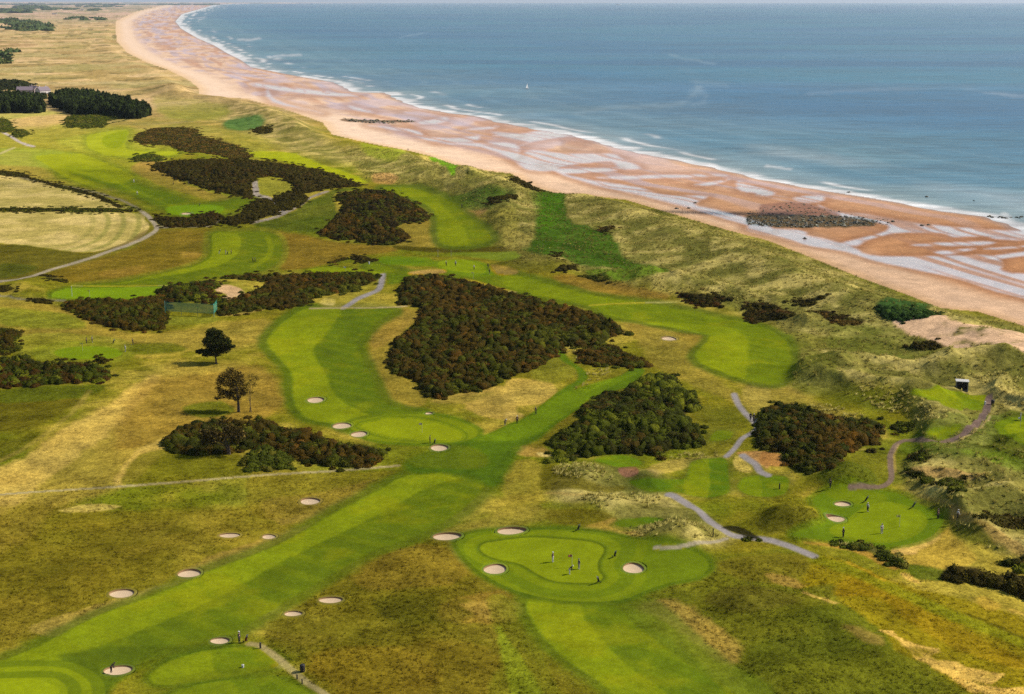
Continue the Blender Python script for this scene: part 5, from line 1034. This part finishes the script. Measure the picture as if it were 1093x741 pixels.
# ------------------------------------------------------------------ boulders on the beach
ROCKM = vcol_mat('wet_rock', .55, .4, .4, 1.5)
def rocks(pts, rad, hgt, cols):
    n = len(pts); nv = len(ICO_V); jit = 1+.3*RNG.standard_normal((n, nv, 1)).clip(-1.3, 1.3)
    V3 = ICO_V[None]*jit*np.stack([rad, rad, hgt], 1)[:, None, :]+pts[:, None, :]
    return V3.reshape(-1, 3), (ICO_F[None]+(np.arange(n)*nv)[:, None, None]).reshape(-1, 3), (cols[:, None, :]*(.8+.4*RNG.random((n, nv, 1)))).reshape(-1, 3)
def build_rocks():
    pal = [((74,68,60), 3), ((58,56,50), 3), ((92,88,66), 2), ((120,104,92), 1)]
    def field(name, poly, n, r0, r1, pal):
        p = np.array(poly, float); u = RNG.uniform(p[:, 0].min(), p[:, 0].max(), n*3); v = RNG.uniform(p[:, 1].min(), p[:, 1].max(), n*3); k = in_poly(u, v, p); u, v = u[k][:n], v[k][:n]
        c = fix(np.stack([u, v], 1)); x, y = plan(c[:, 0], c[:, 1]); z = zat(x, y); r = r0+(r1-r0)*RNG.random(len(x))**3
        V3, Ft, C = rocks(np.stack([x, y, z], 1), r, r*.6, pick(pal, len(x))); obj(name, mesh_np(name, V3, tris=Ft, mats=[ROCKM], cols=C), kind='stuff')
    field('beach_boulders', z_(8, (-60,200),(60,192),(200,196),(350,200),(470,215),(460,236),(300,244),(100,246),(0,242),(-60,235)), 620, .2, 1.0, pal)
    field('scattered_stones', z_(8, (-80,190),(0,160),(140,140),(260,165),(420,200),(560,215),(540,235),(440,240),(300,200),(100,190)), 330, .15, .6, pal)
    field('weedy_rock_line', z_(2, (370,490),(420,497),(560,502),(660,500),(670,510),(580,516),(460,512),(400,506)), 240, .3, 1.3, pal)
    for u, v, r, lab in ((859,255,.9,'dark boulder alone in the water channel nearest the dunes'),(953,237,.9,'dark boulder at the seaward end of the boulder field'),(984,241,.9,'dark boulder standing in the bright pool right of the boulder field'),(991,240.5,.7,'small stone just right of the boulder in the bright pool'),(989,212,.8,'dark rock breaking the water off the sand bar'),(906,206,.9,'dark rock at the water edge on the sand bar'),(1056,231.5,1.0,'dark rock at the tip of the sand bar by the white water'),(1039,217,.5,'small rock awash off the right part of the sand bar'),(722,223,.9,'dark stone in the channel at the left of the beach boulders'),(735,222.5,.8,'second dark stone in the channel below the pale spit'),(742,217,.7,'little stone against the edge of the bright pool')):
        x, y, z = locate(u, v); z = max(z, -2.6)
        V3, Ft, C = rocks(np.zeros((1, 3)), np.array([r]), np.array([r*.7]), pick(pal[:2], 1)); obj('rock', mesh_np('rock', V3, tris=Ft, mats=[ROCKM], cols=C), None, (x, y, z), 0, lab, 'rock', 'rocks on the beach')
    for u, v, lab in ((1075,233,'low reef of dark rocks in the surf at the right edge'),):
        x, y, z = locate(u, v); n = 16; pts = np.stack([RNG.uniform(-9, 9, n), RNG.uniform(-3, 3, n), 0*np.ones(n)], 1); r = RNG.uniform(.4, .9, n)
        V3, Ft, C = rocks(pts, r, r*.6, pick(pal[:2], n)); obj('rock_reef', mesh_np('rock_reef', V3, tris=Ft, mats=[ROCKM], cols=C), None, (x, y, -2.6), 0, lab, 'rocks')
# ------------------------------------------------------------------ golfers, trolleys, flags, shelter, net, houses, boats
_mc = {}
def paint(rgb, rough=.7):
    if rgb not in _mc: _mc[rgb] = simple_mat('paint_%d_%d_%d' % rgb, tuple(alb(rgb)*1.0), rough, .3, .08, 4.0)
    return _mc[rgb]
def box(x0, x1, y0, y1, z0, z1):
    V3 = np.array([(x0,y0,z0),(x1,y0,z0),(x1,y1,z0),(x0,y1,z0),(x0,y0,z1),(x1,y0,z1),(x1,y1,z1),(x0,y1,z1)], float)
    return V3, np.array([(3,2,1,0),(4,5,6,7),(0,1,5,4),(1,2,6,5),(2,3,7,6),(3,0,4,7)])
def part(name, shapes, mat, parent, smooth=False):
    V3, Q = join(shapes); return obj(name, mesh_np(name, V3, quads=Q, mats=[mat], smooth=smooth), parent)
def skin_mesh(name, verts, edges, grow=0.0):
    me = bpy.data.meshes.new(name); me.from_pydata([v[:3] for v in verts], edges, [])
    o = bpy.data.objects.new(name, me); COL.objects.link(o)
    m = o.modifiers.new('s', 'SKIN'); sv = me.skin_vertices[0].data if me.skin_vertices else None
    if sv is None:
        bpy.context.view_layer.objects.active = o; me.attributes.new('skin_vertex', 'FLOAT', 'POINT')
    for k, v in enumerate(verts): sv[k].radius = (v[3]+grow, v[3]+grow); sv[k].use_root = (k == 0)
    s = o.modifiers.new('d', 'SUBSURF'); s.levels = 1; s.render_levels = 1
    dg = bpy.context.evaluated_depsgraph_get(); out = bpy.data.meshes.new_from_object(o.evaluated_get(dg)); out.name = name
    bpy.data.objects.remove(o); bpy.data.meshes.remove(me); return out
def pose(kind):
    """joints of a standing, putting or walking figure facing -Y: (x, y, z, radius)"""
    lean = {'stand': 0.0, 'putt': .75, 'walk': .08}[kind]
    hip = np.array([0, .05 if kind == 'putt' else 0, .93])
    def up(d, fwd=0.0): return hip+np.array([0, -math.sin(lean)*d-fwd, math.cos(lean)*d])
    J = {}
    J['pelvis'] = (*hip, .135); J['belly'] = (*up(.18), .125); J['chest'] = (*up(.38), .15); J['neck'] = (*up(.56), .06); J['head'] = (*up(.68, .02), .098); J['crown'] = (*up(.79, .02), .075)
    J['nose'] = (*up(.69, .12), .02)
    for s, n in ((-1, 'l'), (1, 'r')):
        sh = up(.47); J['sho'+n] = (sh[0]+s*.19, sh[1], sh[2], .065)
        if kind == 'stand': e, w = np.array([s*.26, .03, -.28]), np.array([s*.22, -.1, -.52])
        elif kind == 'putt': e, w = np.array([s*.15, -.1, -.28]), np.array([s*.03, -.16, -.52])
        else: e, w = np.array([s*.24, s*.12, -.27]), np.array([s*.22, s*.1-.12, -.5])
        J['elb'+n] = (sh[0]+e[0], sh[1]+e[1], sh[2]+e[2], .043); J['wri'+n] = (sh[0]+w[0], sh[1]+w[1], sh[2]+w[2], .031); J['han'+n] = (sh[0]+w[0]*.97, sh[1]+w[1]-.04, sh[2]+w[2]-.09, .036)
        st = {'stand': 0, 'putt': 0, 'walk': .24*s}[kind]; kn = -.06 if kind == 'putt' else -.02
        J['hip'+n] = (s*.095, hip[1], .88, .098); J['kne'+n] = (s*.12, hip[1]+kn-st*.55, .49, .066); J['ank'+n] = (s*.13, hip[1]+.02-st, .1, .045); J['toe'+n] = (s*.14, hip[1]-.15-st, .045, .042)
    return J
def sub_skin(name, J, chains, grow):
    names = []; edges = []
    for ch in chains:
        for a in ch:
            if a not in names: names.append(a)
        edges += [(names.index(a), names.index(b)) for a, b in zip(ch, ch[1:])]
    return skin_mesh(name, [J[a] for a in names], edges, grow)
FIG = {}
def build_figures():
    for k in ('stand', 'putt', 'walk'):
        J = pose(k); arms = [['chest', 'sho'+n, 'elb'+n, 'wri'+n, 'han'+n] for n in 'lr']; legs = [['pelvis', 'hip'+n, 'kne'+n, 'ank'+n, 'toe'+n] for n in 'lr']
        body = sub_skin('body', J, [['pelvis', 'belly', 'chest', 'neck', 'head', 'crown'], ['head', 'nose']]+arms+legs, 0)
        top = sub_skin('jacket', J, [['belly', 'chest', 'neck']]+[a[:4] for a in arms], .024); tr = sub_skin('trousers', J, [['pelvis', 'belly']]+[l[:4] for l in legs], .02)
        J2 = dict(J); c = J['crown']; h = J['head']; J2['brim'] = (h[0], h[1]-.14, (h[2]+c[2])/2+.02, .03); J2['cr2'] = (c[0], c[1], c[2]+.01, .085); J2['hd2'] = (c[0], c[1]+.01, (h[2]+c[2])/2, .1)
        cap = sub_skin('cap', J2, [['hd2', 'cr2'], ['hd2', 'brim']], .008)
        shoe = [sub_skin('shoe', J, [['ank'+n, 'toe'+n]], .014) for n in 'lr']
        for m in [body, top, tr, cap]+shoe:
            m.materials.clear(); m.materials.append(None)
        FIG[k] = (body, top, tr, cap, shoe)
WHITE, BLACK, GREY_, PALE_, NAVY, TAN, RED, YEL = (236,234,230), (34,34,38), (120,122,126), (206,198,180), (44,50,72), (176,150,110), (150,40,36), (226,220,120)
def wear(o, mat):
    o.material_slots[0].link = 'OBJECT'; o.material_slots[0].material = mat
def person(u, v, kind, rz, top, tr, cap, label, group='golfers on the course'):
    x, y, z = locate(u, v); b, t, l, c, sh = FIG[kind]
    r = thing('person', label, 'person', (x, y, z), math.radians(rz), group)
    for nm, me, col in (('body', b, (206,160,130)), ('jacket', t, top), ('trousers', l, tr), ('cap', c, cap)): wear(obj(nm, me, r), paint(col))
    for m in sh: wear(obj('shoe', m, r), paint((230,228,224) if tr != BLACK else (60,58,58)))
TRO = {}
def trolley_meshes():
    d = np.array([0, -.5, .86]); a = np.array([0, .12, .22]); e = a+d*.92; TRO['bag'] = tube([a, a+d*.1, a+d*.5, e], [.12, .14, .15, .16], 10)
    TRO['clubs'] = join([tube([e+np.array([i*.05, 0, -.1]), e+np.array([i*.08, -.12, .28+.05*abs(i)])], [.014, .03], 5) for i in (-2, -1, 0, 1, 2)])
    TRO['frame'] = join([tube([(0, .2, .12), (0, -.1, .6), (0, -.62, 1.02), (0, -.8, 1.02)], [.025]*4, 5), tube([(-.3, .2, .15), (.3, .2, .15)], [.02, .02], 5)])
    TRO['wheel'] = [join([tube([(s*.3-.03, .2, .15), (s*.3+.03, .2, .15)], [.15, .15], 12), tube([(s*.3-.035, .2, .15), (s*.3+.035, .2, .15)], [.05, .05], 8)]) for s in (-1, 1)]
def trolley(u, v, rz, col, label, clubcol=(190,190,196)):
    x, y, z = locate(u, v); r = thing('golf_trolley', label, 'golf trolley', (x, y, z), math.radians(rz), 'golf bags and trolleys')
    part('bag', [TRO['bag']], paint(col), r, True); part('clubs', [TRO['clubs']], paint(clubcol), r); part('frame', [TRO['frame']], paint((60,60,62)), r)
    for w in TRO['wheel']: part('wheel', [w], paint(BLACK), r)
def flag(u, v, col, label, h=2.2):
    x, y, z = locate(u, v); r = thing('flagstick', label, 'flag', (x, y, z), 0, 'flagsticks on the greens')
    part('pole', [tube([(0, 0, 0), (0, 0, h)], [.035, .03], 6)], paint((232,226,190)), r)
    V3 = []; n = 6
    for i in range(n+1):
        t = i/n; V3 += [(-.03-t*.62, .07*math.sin(t*5), h-.02), (-.03-t*.62, .07*math.sin(t*5+.4), h-.46+.04*t)]
    Q = np.array([(2*i, 2*i+1, 2*i+3, 2*i+2) for i in range(n)]); V3 = np.array(V3); V4 = V3+np.array([0, .012, 0]); m = len(V3)
    obj('flag', mesh_np('flag', np.concatenate([V3, V4]), quads=np.concatenate([Q, Q[:, ::-1]+m]), mats=[paint(col)], smooth=True), r)
def post(u, v, h, r, col, name, label, cat, group=None, capcol=None):
    x, y, z = locate(u, v); t = thing(name, label, cat, (x, y, z), 0, group)
    part('shaft', [tube([(0, 0, -.1), (0, 0, h*.98), (0, 0, h)], [r, r, r*.8], 8)], paint(col), t); part('top', [tube([(0, 0, h), (0, 0, h+.05), (0, 0, h+.1)], [r*1.2, r*1.2, r*.4], 8)], paint(capcol or col), t)
def house(u, v, w, d, h, rh, rz, wall, roof, label, cat='house', name='house'):
    x, y, z = locate(u, v); t = thing(name, label, cat, (x, y, z), math.radians(rz))
    g = np.array([(-w/2,-d/2,0),(w/2,-d/2,0),(w/2,d/2,0),(-w/2,d/2,0),(-w/2,-d/2,h),(w/2,-d/2,h),(w/2,d/2,h),(-w/2,d/2,h),(-w/2,0,h+rh),(w/2,0,h+rh)], float); g[:4, 2] -= 1
    q = np.array([(0,1,5,4),(2,3,7,6)]); tr = np.array([(1,2,6),(1,6,5),(5,6,9),(3,0,4),(3,4,7),(7,4,8)])
    obj('wall', mesh_np('wall', g, tris=tr, quads=q, mats=[paint(wall)]), t)
    e = .35; s = rh/(d/2); a = []
    for sg in (-1, 1):
        lo = (sg*(d/2+e), h-s*e+.05); hi = (0, h+rh+.05)
        V3 = np.array([(-w/2-e, lo[0], lo[1]), (w/2+e, lo[0], lo[1]), (w/2+e, hi[0], hi[1]), (-w/2-e, hi[0], hi[1])]); V4 = V3+np.array([0, 0, .18])
        a.append((np.concatenate([V3, V4]), np.array([(3,2,1,0),(4,5,6,7),(0,1,5,4),(1,2,6,5),(2,3,7,6),(3,0,4,7)])))
    rf = part('roof', a, paint(roof), t); part('chimney', [box(-w*.3-.4, -w*.3+.4, -.35, .35, h+rh-.3, h+rh+1.1)], paint(wall), rf); part('chimney', [box(w*.3-.4, w*.3+.4, -.35, .35, h+rh-.3, h+rh+1.1)], paint(wall), rf)
    for k in range(3):
        cx = -w*.32+k*w*.32
        if k == 1: part('door', [box(cx-.5, cx+.5, -d/2-.05, -d/2+.02, 0, 2.0)], paint((80,60,50)), t)
        else: part('window', [box(cx-.6, cx+.6, -d/2-.05, -d/2+.02, 1.0, 2.1)], paint((60,70,80)), t)
def build_props():
    build_figures(); trolley_meshes()
    B = BLACK
    for a in [
     (590,600,'stand',60,(58,58,66),WHITE,WHITE,'golfer in dark top and white trousers at the left of the foreground green'),
     (608,613,'putt',80,B,WHITE,WHITE,'golfer in black top and white trousers bent over a putt on the foreground green'),
     (618,607.5,'stand',-60,(80,82,92),PALE_,GREY_,'golfer in grey top and pale trousers right of the putter on the foreground green'),
     (900,573.5,'stand',-70,B,B,WHITE,'golfer all in black with a white cap on the right hand green'),
     (941,569.5,'stand',20,WHITE,PALE_,GREY_,'golfer in white top and pale trousers in the middle of the right hand green'),
     (926,546.5,'stand',120,WHITE,(70,72,64),WHITE,'golfer in white top and dark trousers at the back of the right hand green'),
     (1022,554.5,'walk',100,WHITE,B,WHITE,'golfer in white top and black trousers on tan grass right of the right hand green'),
     (1001,553.5,'stand',40,(70,40,40),B,(90,60,60),'golfer in dark red top beside the right edge of the right hand green'),
     (886,522,'walk',-40,B,B,B,'golfer in black walking down beside the green mound'),
     (1089,449.5,'stand',70,WHITE,(60,60,64),WHITE,'golfer in white top on the upper green at the right edge'),
     (572,442.5,'walk',-60,(40,40,52),B,GREY_,'golfer in dark clothes walking the narrow grass strip'),
     (552,452,'stand',10,(110,70,50),B,WHITE,'golfer in brown top at the edge of the grass strip'),
     (801,449,'walk',160,B,B,B,'golfer in black on the grey path, left one of the two'),
     (804.5,450,'walk',160,(50,52,58),(70,70,74),WHITE,'golfer in grey trousers on the grey path, right one of the two'),
     (459,473,'stand',90,B,B,B,'golfer in black behind the flat white bunker on the ringed green'),
     (539,454,'putt',30,TAN,(90,84,70),WHITE,'golfer in tan jacket bending on the sandy rough'),
     (255.5,686,'stand',70,(52,54,62),B,WHITE,'golfer in dark clothes next to the red bag by the foreground tees'),
     (119,718,'putt',80,(66,46,48),B,(60,40,40),'golfer in dark clothes playing out of the lower left bunker'),
     (92.5,367,'stand',90,B,B,B,'golfer in black behind the small bright green at far left'),
     (98.5,365.5,'stand',90,GREY_,(60,60,66),GREY_,'golfer in grey top behind the small bright green at far left'),
     (134,375.5,'stand',-50,WHITE,PALE_,WHITE,'golfer in white at the right end of the small bright green'),
     (142,368,'walk',-80,(90,70,54),(60,54,46),B,'golfer in brown walking behind the right end of the small bright green'),
     (234,271,'putt',80,B,WHITE,WHITE,'golfer in black and white on the ringed far fairway, leftmost of three'),
     (241,271.5,'stand',80,GREY_,PALE_,B,'golfer in grey on the ringed far fairway, middle of three'),
     (246.8,271.5,'stand',80,B,B,B,'golfer in black on the ringed far fairway, rightmost of three'),
     (270,280,'walk',-90,B,B,B,'golfer in black on the dark half of the ringed fairway, left of a pair'),
     (272.4,280,'walk',-90,(60,60,64),B,GREY_,'golfer in dark grey on the dark half of the ringed fairway, right of a pair'),
     (143,195,'stand',60,WHITE,WHITE,WHITE,'golfer all in white on the upper left fairway'),
     (146.5,208,'stand',60,WHITE,GREY_,WHITE,'golfer in white top lower on the upper left fairway'),
     (185,197.5,'walk',90,(110,70,60),B,B,'golfer in dull red on pinkish rough below the dark gorse cap'),
     (201,197.5,'walk',90,(96,80,72),(80,70,60),B,'golfer in brown on pinkish rough below the dark gorse cap'),
     (476.3,284,'stand',0,YEL,B,WHITE,'golfer in yellow top on the middle green, leftmost'),
     (486.3,284,'stand',0,WHITE,B,WHITE,'golfer in white top and black trousers on the middle green'),
     (506,288,'stand',40,(226,226,190),B,YEL,'golfer in cream top and yellow cap beside the middle green'),
     (521,287,'walk',-40,B,B,B,'golfer in black on the right of the middle green, upper of two'),
     (522.5,292.5,'walk',-40,B,(40,40,44),B,'golfer in black on the right of the middle green, lower of two'),
     (493,222,'stand',0,B,B,B,'golfer in black at the right edge of the far curling fairway')]: person(*a)
    person(435.5,161.5,'walk',0,(70,60,60),B,(70,60,60),'walker in dark clothes at the edge of the dunes above the beach', None)
    for a in [
     (656,595,20,B,'black golf bag on a trolley right of the foreground green'),(639,622.5,-30,B,'black golf bag at the front edge of the foreground green'),(617,566.5,30,B,'black golf trolley behind the foreground green'),
     (924,536,40,(44,44,50),'dark golf trolley at the back left of the right hand green'),(974.5,542.5,30,(90,92,96),'grey golf trolley at the back right of the right hand green'),
     (262.5,685.5,40,(150,50,36),'red golf bag beside the golfer by the foreground tees'),(463.5,474.5,30,B,'black golf trolley next to the golfer at the flat white bunker'),(806,453,20,WHITE,'white golf bag on a trolley on the grey path'),
     (121,367,60,(70,62,50),'brown golf bag behind the middle of the small bright green'),(213,220,40,(96,34,34),'dark red golf bag above the far bright green'),(391,191,30,(40,96,72),'green golf bag by pinkish rough under the pale dunes'),(242.8,271.8,30,(60,60,60),'dark golf bag between the players on the ringed far fairway')]: trolley(*a)
    for a in [(960,562.5,YEL,'yellow flag on the right hand green'),(610.5,605.5,(214,120,90),'pale red flag behind the putter on the foreground green'),(88.3,374.5,(226,226,90),'yellow flag on the small bright green at far left'),(96,317,(230,220,80),'yellow flag on the long green behind the rust brown gorse'),(450.5,462,(216,196,170),'pale flag on the ringed middle green'),(369.2,291.5,WHITE,'white flag on the strip left of the middle path'),(505.3,297.5,(226,226,140),'cream flag on the strip below the middle green'),(1093-4,456,WHITE,'white flag on the upper green at the right edge')]: flag(*a)
    for a in [(77,316.5,3.2,.06,WHITE,'marker_post','tall white post at the left end of the long green','post'),(467.5,274.5,2.6,.05,(220,210,190),'marker_post','pale post left of two behind the middle green','post'),(481.5,274,2.4,.05,(220,210,190),'marker_post','pale post right of two behind the middle green','post'),(728,229,2.6,.09,(150,96,72),'beach_post','reddish wooden post standing on the upper beach','post'),
     (278,692,.8,.14,(60,58,50),'tee_post','short dark post at the top of the sandy track','post'),(317.2,725,.6,.1,(60,56,48),'tee_post','short dark post by the sandy track, upper of two','post'),(322.5,730,.6,.1,(60,56,48),'tee_post','short dark post by the sandy track, lower of two','post'),
     (259.3,712.5,.35,.16,WHITE,'tee_marker','white tee marker on the upper foreground tee','marker'),(1051.3,432,.7,.18,WHITE,'tee_marker','pale tee marker at the corner of the striped tee by the brown path','marker'),(394,282,.8,.25,WHITE,'tee_marker','white tee marker on the bright middle tee','marker'),(832,522,1.0,.12,(50,50,44),'tee_post','dark post at the right end of the small oval tee','post'),(761,573,1.4,.1,(52,48,40),'tee_post','dark post at the right end of the tufted mound','post')]: post(*a)
    for u, v, lab in ((323,717,'dark litter bin beside the sandy track by the foreground tees'),(1059.5,432,'dark litter bin at the end of the brown path')):
        x, y, z = locate(u, v); t = thing('litter_bin', lab, 'litter bin', (x, y, z)); part('drum', [tube([(0,0,0),(0,0,.1),(0,0,.85),(0,0,.9)], [.3,.34,.36,.34], 12)], paint((52,44,40)), t, True); part('lid', [tube([(0,0,.92),(0,0,1.0),(0,0,1.12),(0,0,1.14)], [.38,.38,.2,.02], 12)], paint((40,36,36)), t, True)
    # shelter in the dunes
    x, y, z = locate(1026.5, 415.5); z += .05; t = thing('shelter', 'small open fronted shelter with a white roof cut into the dunes', 'shelter', (x, y, z), math.radians(-14))
    part('roof', [box(-1.45, 1.45, -1.1, 1.15, 1.9, 2.02)], paint((226,222,214)), t); part('back_wall', [box(-1.3, 1.3, .95, 1.1, -.4, 1.897)], paint((96,88,80)), t); part('side_wall', [box(1.18, 1.32, -1.0, .947, -.4, 1.897)], paint((206,198,184)), t); part('side_wall', [box(-1.32, -1.18, -1.0, .947, -.4, 1.897)], paint((150,142,130)), t)
    b = part('bench', [box(-1.1, 1.1, .4, .9, .4, .47)], paint((84,62,44)), t); part('leg', [box(-1.0, -.9, .5, .8, -.2, .397)], paint((60,50,40)), b); part('leg', [box(.9, 1.0, .5, .8, -.2, .397)], paint((60,50,40)), b); part('floor', [box(-1.17, 1.17, -1.1, .94, -.3, .02)], paint((120,112,104)), t)
    # green catching net
    m, nt, bs = new_mat('green_netting'); tr = nt.nodes.new('ShaderNodeBsdfTransparent'); mx = nt.nodes.new('ShaderNodeMixShader'); mx.inputs[0].default_value = .58
    bs.inputs['Base Color'].default_value = (*alb((30,170,140)), 1); bs.inputs['Roughness'].default_value = .8
    out = [n for n in nt.nodes if n.type == 'OUTPUT_MATERIAL'][0]; nt.links.new(tr.outputs[0], mx.inputs[1]); nt.links.new(bs.outputs[0], mx.inputs[2]); nt.links.new(mx.outputs[0], out.inputs[0])
    a = np.array(locate(176.5, 335.5)); b_ = np.array(locate(228.5, 338.5)); c = np.array(locate(232, 333.5)); t = thing('safety_net', 'tall green catching net on posts between the gorse thickets', 'net', tuple(a))
    for p, q in ((a, b_), (b_, c)):
        n = 10; V3 = []
        for i in range(n+1):
            s = i/n; g = p+(q-p)*s-a; sag = -.12*math.sin(s*math.pi*4)**2; V3 += [(g[0], g[1], g[2]+.95), (g[0], g[1]+.1*math.sin(s*9), g[2]+2.4), (g[0], g[1], g[2]+3.9+sag)]
        Q = []
        for i in range(n):
            for k in (0, 1): Q.append((3*i+k, 3*i+3+k, 3*i+4+k, 3*i+1+k))
        obj('netting', mesh_np('netting', np.array(V3), quads=np.array(Q), mats=[m], smooth=True), t)
    for p in (a, a+(b_-a)/3, a+(b_-a)*2/3, b_, c):
        g = p-a; end = (p is a) or (p is b_); part('post', [tube([(g[0], g[1], g[2]-.2), (g[0], g[1], g[2]+4.05)], [.09 if end else .05]*2, 6)], paint((120,190,176) if end else (60,100,84)), t)
    house(27, 99.5, 15, 8, 3.2, 3.2, 10, (206,190,186), (140,124,134), 'grey roofed cottage between the pine blocks, leftmost of three'); house(36.5, 99, 11, 8, 3.4, 3.4, -35, (196,176,170), (150,130,138), 'steep roofed cottage between the pine blocks, middle of three'); house(46, 100.5, 12, 8, 3.6, 3.4, 55, (232,222,220), (136,120,130), 'white gabled cottage at the corner of the left pine block')
    for u, v, w, lab in ((5,21,26,'white farmhouse at the far left edge on the plain'),(13.5,21,18,'white farm cottage far off, second from the left edge'),(22.5,22,14,'little white far cottage, third from the left edge'),(58,15.5,30,'pale far off steading below the wooded hill'),(88,11,30,'white building far off on the coastal plain'),(46,4.6,90,'long pale building on the far skyline')): house(u, v, w, w*.4, w*.14, w*.12, RNG.uniform(-20, 20), (232,224,216), (150,136,132), lab)
    # boats
    x, y = plan(562.5, 92.5); t = thing('sailing_boat', 'tiny white sailing dinghy alone on the blue sea', 'boat', (float(x), float(y), -2.5), -.8)
    n = 9; V3 = []
    for i in range(n):
        s = i/(n-1); w = .75*math.sin(min(1, s*1.25+.1)*math.pi/2)*(1-s**3); V3 += [(0, -2.2+4.4*s, -.15), (-w, -2.2+4.4*s, .45+.2*s), (w, -2.2+4.4*s, .45+.2*s)]
    Q = []
    for i in range(n-1): Q += [(3*i, 3*i+1, 3*i+4, 3*i+3), (3*i+2, 3*i, 3*i+3, 3*i+5), (3*i+1, 3*i+2, 3*i+5, 3*i+4)]
    obj('hull', mesh_np('hull', np.array(V3), quads=np.array(Q), mats=[paint((226,226,224))], smooth=False), t); part('mast', [tube([(0, .5, .4), (0, .5, 6.2)], [.05, .04], 6)], paint((200,200,204)), t)
    S_ = np.array([(.02, .42, 1.0), (.35, -1.9, 1.1), (.12, .40, 6.0), (.25, -.9, 3.2), (.03, .62, 1.0), (.2, 2.0, .9), (.03, .6, 4.9)]); obj('sail', mesh_np('sail', S_, tris=np.array([(0, 1, 3), (0, 3, 2), (4, 5, 6)]), mats=[paint((244,244,244))]), t)
    x, y = plan(660.5, 5.4); t = thing('ship', 'white ship far out near the horizon', 'ship', (float(x), float(y), -2.6), .15)
    part('hull', [tube([(-60, 0, 3), (-50, 0, 4), (50, 0, 4), (66, 0, 6)], [5, 8, 8, 1.5], 8)], paint((220,222,228)), t); part('superstructure', [box(-44, -14, -6, 6, 8, 26), box(-14, 20, -5, 5, 8, 14)], paint((240,240,240)), t); part('funnel', [tube([(-34, 0, 26), (-34, 0, 34)], [3, 3], 8)], paint((190,190,196)), t)
# ------------------------------------------------------------------ the broken cloud that shades the near ground
def build_cloud():
    import bmesh
    h = 760.0; k = h/math.tan(SUN_EL); ox, oy = k*math.sin(SUN_AZ), k*math.cos(SUN_AZ)
    m = bpy.data.materials.new('thin_cloud'); m.use_nodes = True; nt = m.node_tree; nt.nodes.clear()
    out = nt.nodes.new('ShaderNodeOutputMaterial'); v = nt.nodes.new('ShaderNodeVolumePrincipled'); v.inputs['Color'].default_value = (1, 1, 1, 1); v.inputs['Density'].default_value = CLOUD_D; v.inputs['Anisotropy'].default_value = .7; nt.links.new(v.outputs[0], out.inputs['Volume'])
    edge = fix([(-420,150),(-150,168),(0,182),(60,186),(165,176),(240,168),(330,180),(390,200),(430,196),(500,192),(560,205),(640,198),(720,196),(800,200),(880,206),(980,218),(1093,232),(1300,250),(1300,700),(900,838),(300,838),(-420,838)])
    px, py = plan(edge[:, 0], edge[:, 1]); p = smooth_poly(np.stack([px, py], 1), True, 5)[::-1].copy(); n = len(p); c = p.mean(0)
    V3 = []; rings = [(1.0, 0, 0), (.93, -22, 30), (.8, -34, 52), (.5, -38, 60), (.2, -40, 62)]
    for s, zb, zt in rings:
        q = c+(p-c)*s; q = q+np.stack([fbm(q[:, 0], q[:, 1], 70, 2, 51), fbm(q[:, 0], q[:, 1], 70, 2, 52)], 1)*18
        V3.append(np.column_stack([q[:, 0]+ox, q[:, 1]+oy, np.full(n, h)+zt+12*fbm(q[:, 0], q[:, 1], 90, 2, 53)*(zt > 0)])); V3.append(np.column_stack([q[:, 0]+ox, q[:, 1]+oy, np.full(n, h)+zb]))
    i = np.arange(n); j = (i+1) % n; Q = []; R = len(rings)
    for r in range(R-1):
        a, b = 2*r*n, 2*(r+1)*n; Q.append(np.stack([a+i, a+j, b+j, b+i], 1)); a += n if r else 0; b += n; Q.append(np.stack([a+j, a+i, b+i, b+j], 1))
    V3 = np.concatenate(V3); V3[n:2*n] = V3[:n]
    t = len(V3); V3 = np.concatenate([V3, [[c[0]+ox, c[1]+oy, h+62], [c[0]+ox, c[1]+oy, h-40]]]); a = 2*(R-1)*n
    T = np.concatenate([np.stack([a+i, a+j, np.full(n, t)], 1), np.stack([a+n+j, a+n+i, np.full(n, t+1)], 1)])
    obj('cloud', mesh_np('cloud', V3, tris=T, quads=np.concatenate(Q), mats=[m], smooth=True), kind='stuff')
def build_cloud_bank():
    """grey bank of cloud low over the sea horizon, far beyond everything else"""
    n = 120; a = np.linspace(-1.15, 1.15, n); V3 = []
    for r, z0 in ((150000, -60), (150000, 900), (151500, 2300), (158000, 2900), (165000, 1800), (165000, -60)):
        zz = z0+(0 if z0 < 0 else 1)*(420*perlin(a*30+r*.01, a*7+z0*.003)+160*perlin(a*90, a*11+z0*.01)); V3.append(np.stack([r*np.sin(a), r*np.cos(a), zz*np.ones(n)], 1))
    k = len(V3); Q = []; i = np.arange(n-1)
    for s in range(k): b, c = s*n, ((s+1) % k)*n; Q.append(np.stack([b+i, b+i+1, c+i+1, c+i], 1))
    m, nt, bs = new_mat('cloud_bank'); bs.inputs['Base Color'].default_value = (.5, .5, .56, 1); bs.inputs['Roughness'].default_value = 1; bs.inputs['Specular IOR Level'].default_value = 0
    obj('cloud_bank', mesh_np('cloud_bank', np.concatenate(V3), quads=np.concatenate(Q)[:, ::-1], mats=[m], smooth=True), kind='stuff')
CLOUD_D = .0025
build_bunkers(); build_thickets(); build_tufts(); build_trees(); build_pines(); build_rocks(); build_props(); dig()
build_ground(); build_sea(); build_world(); build_haze(); build_cloud(); build_cloud_bank()
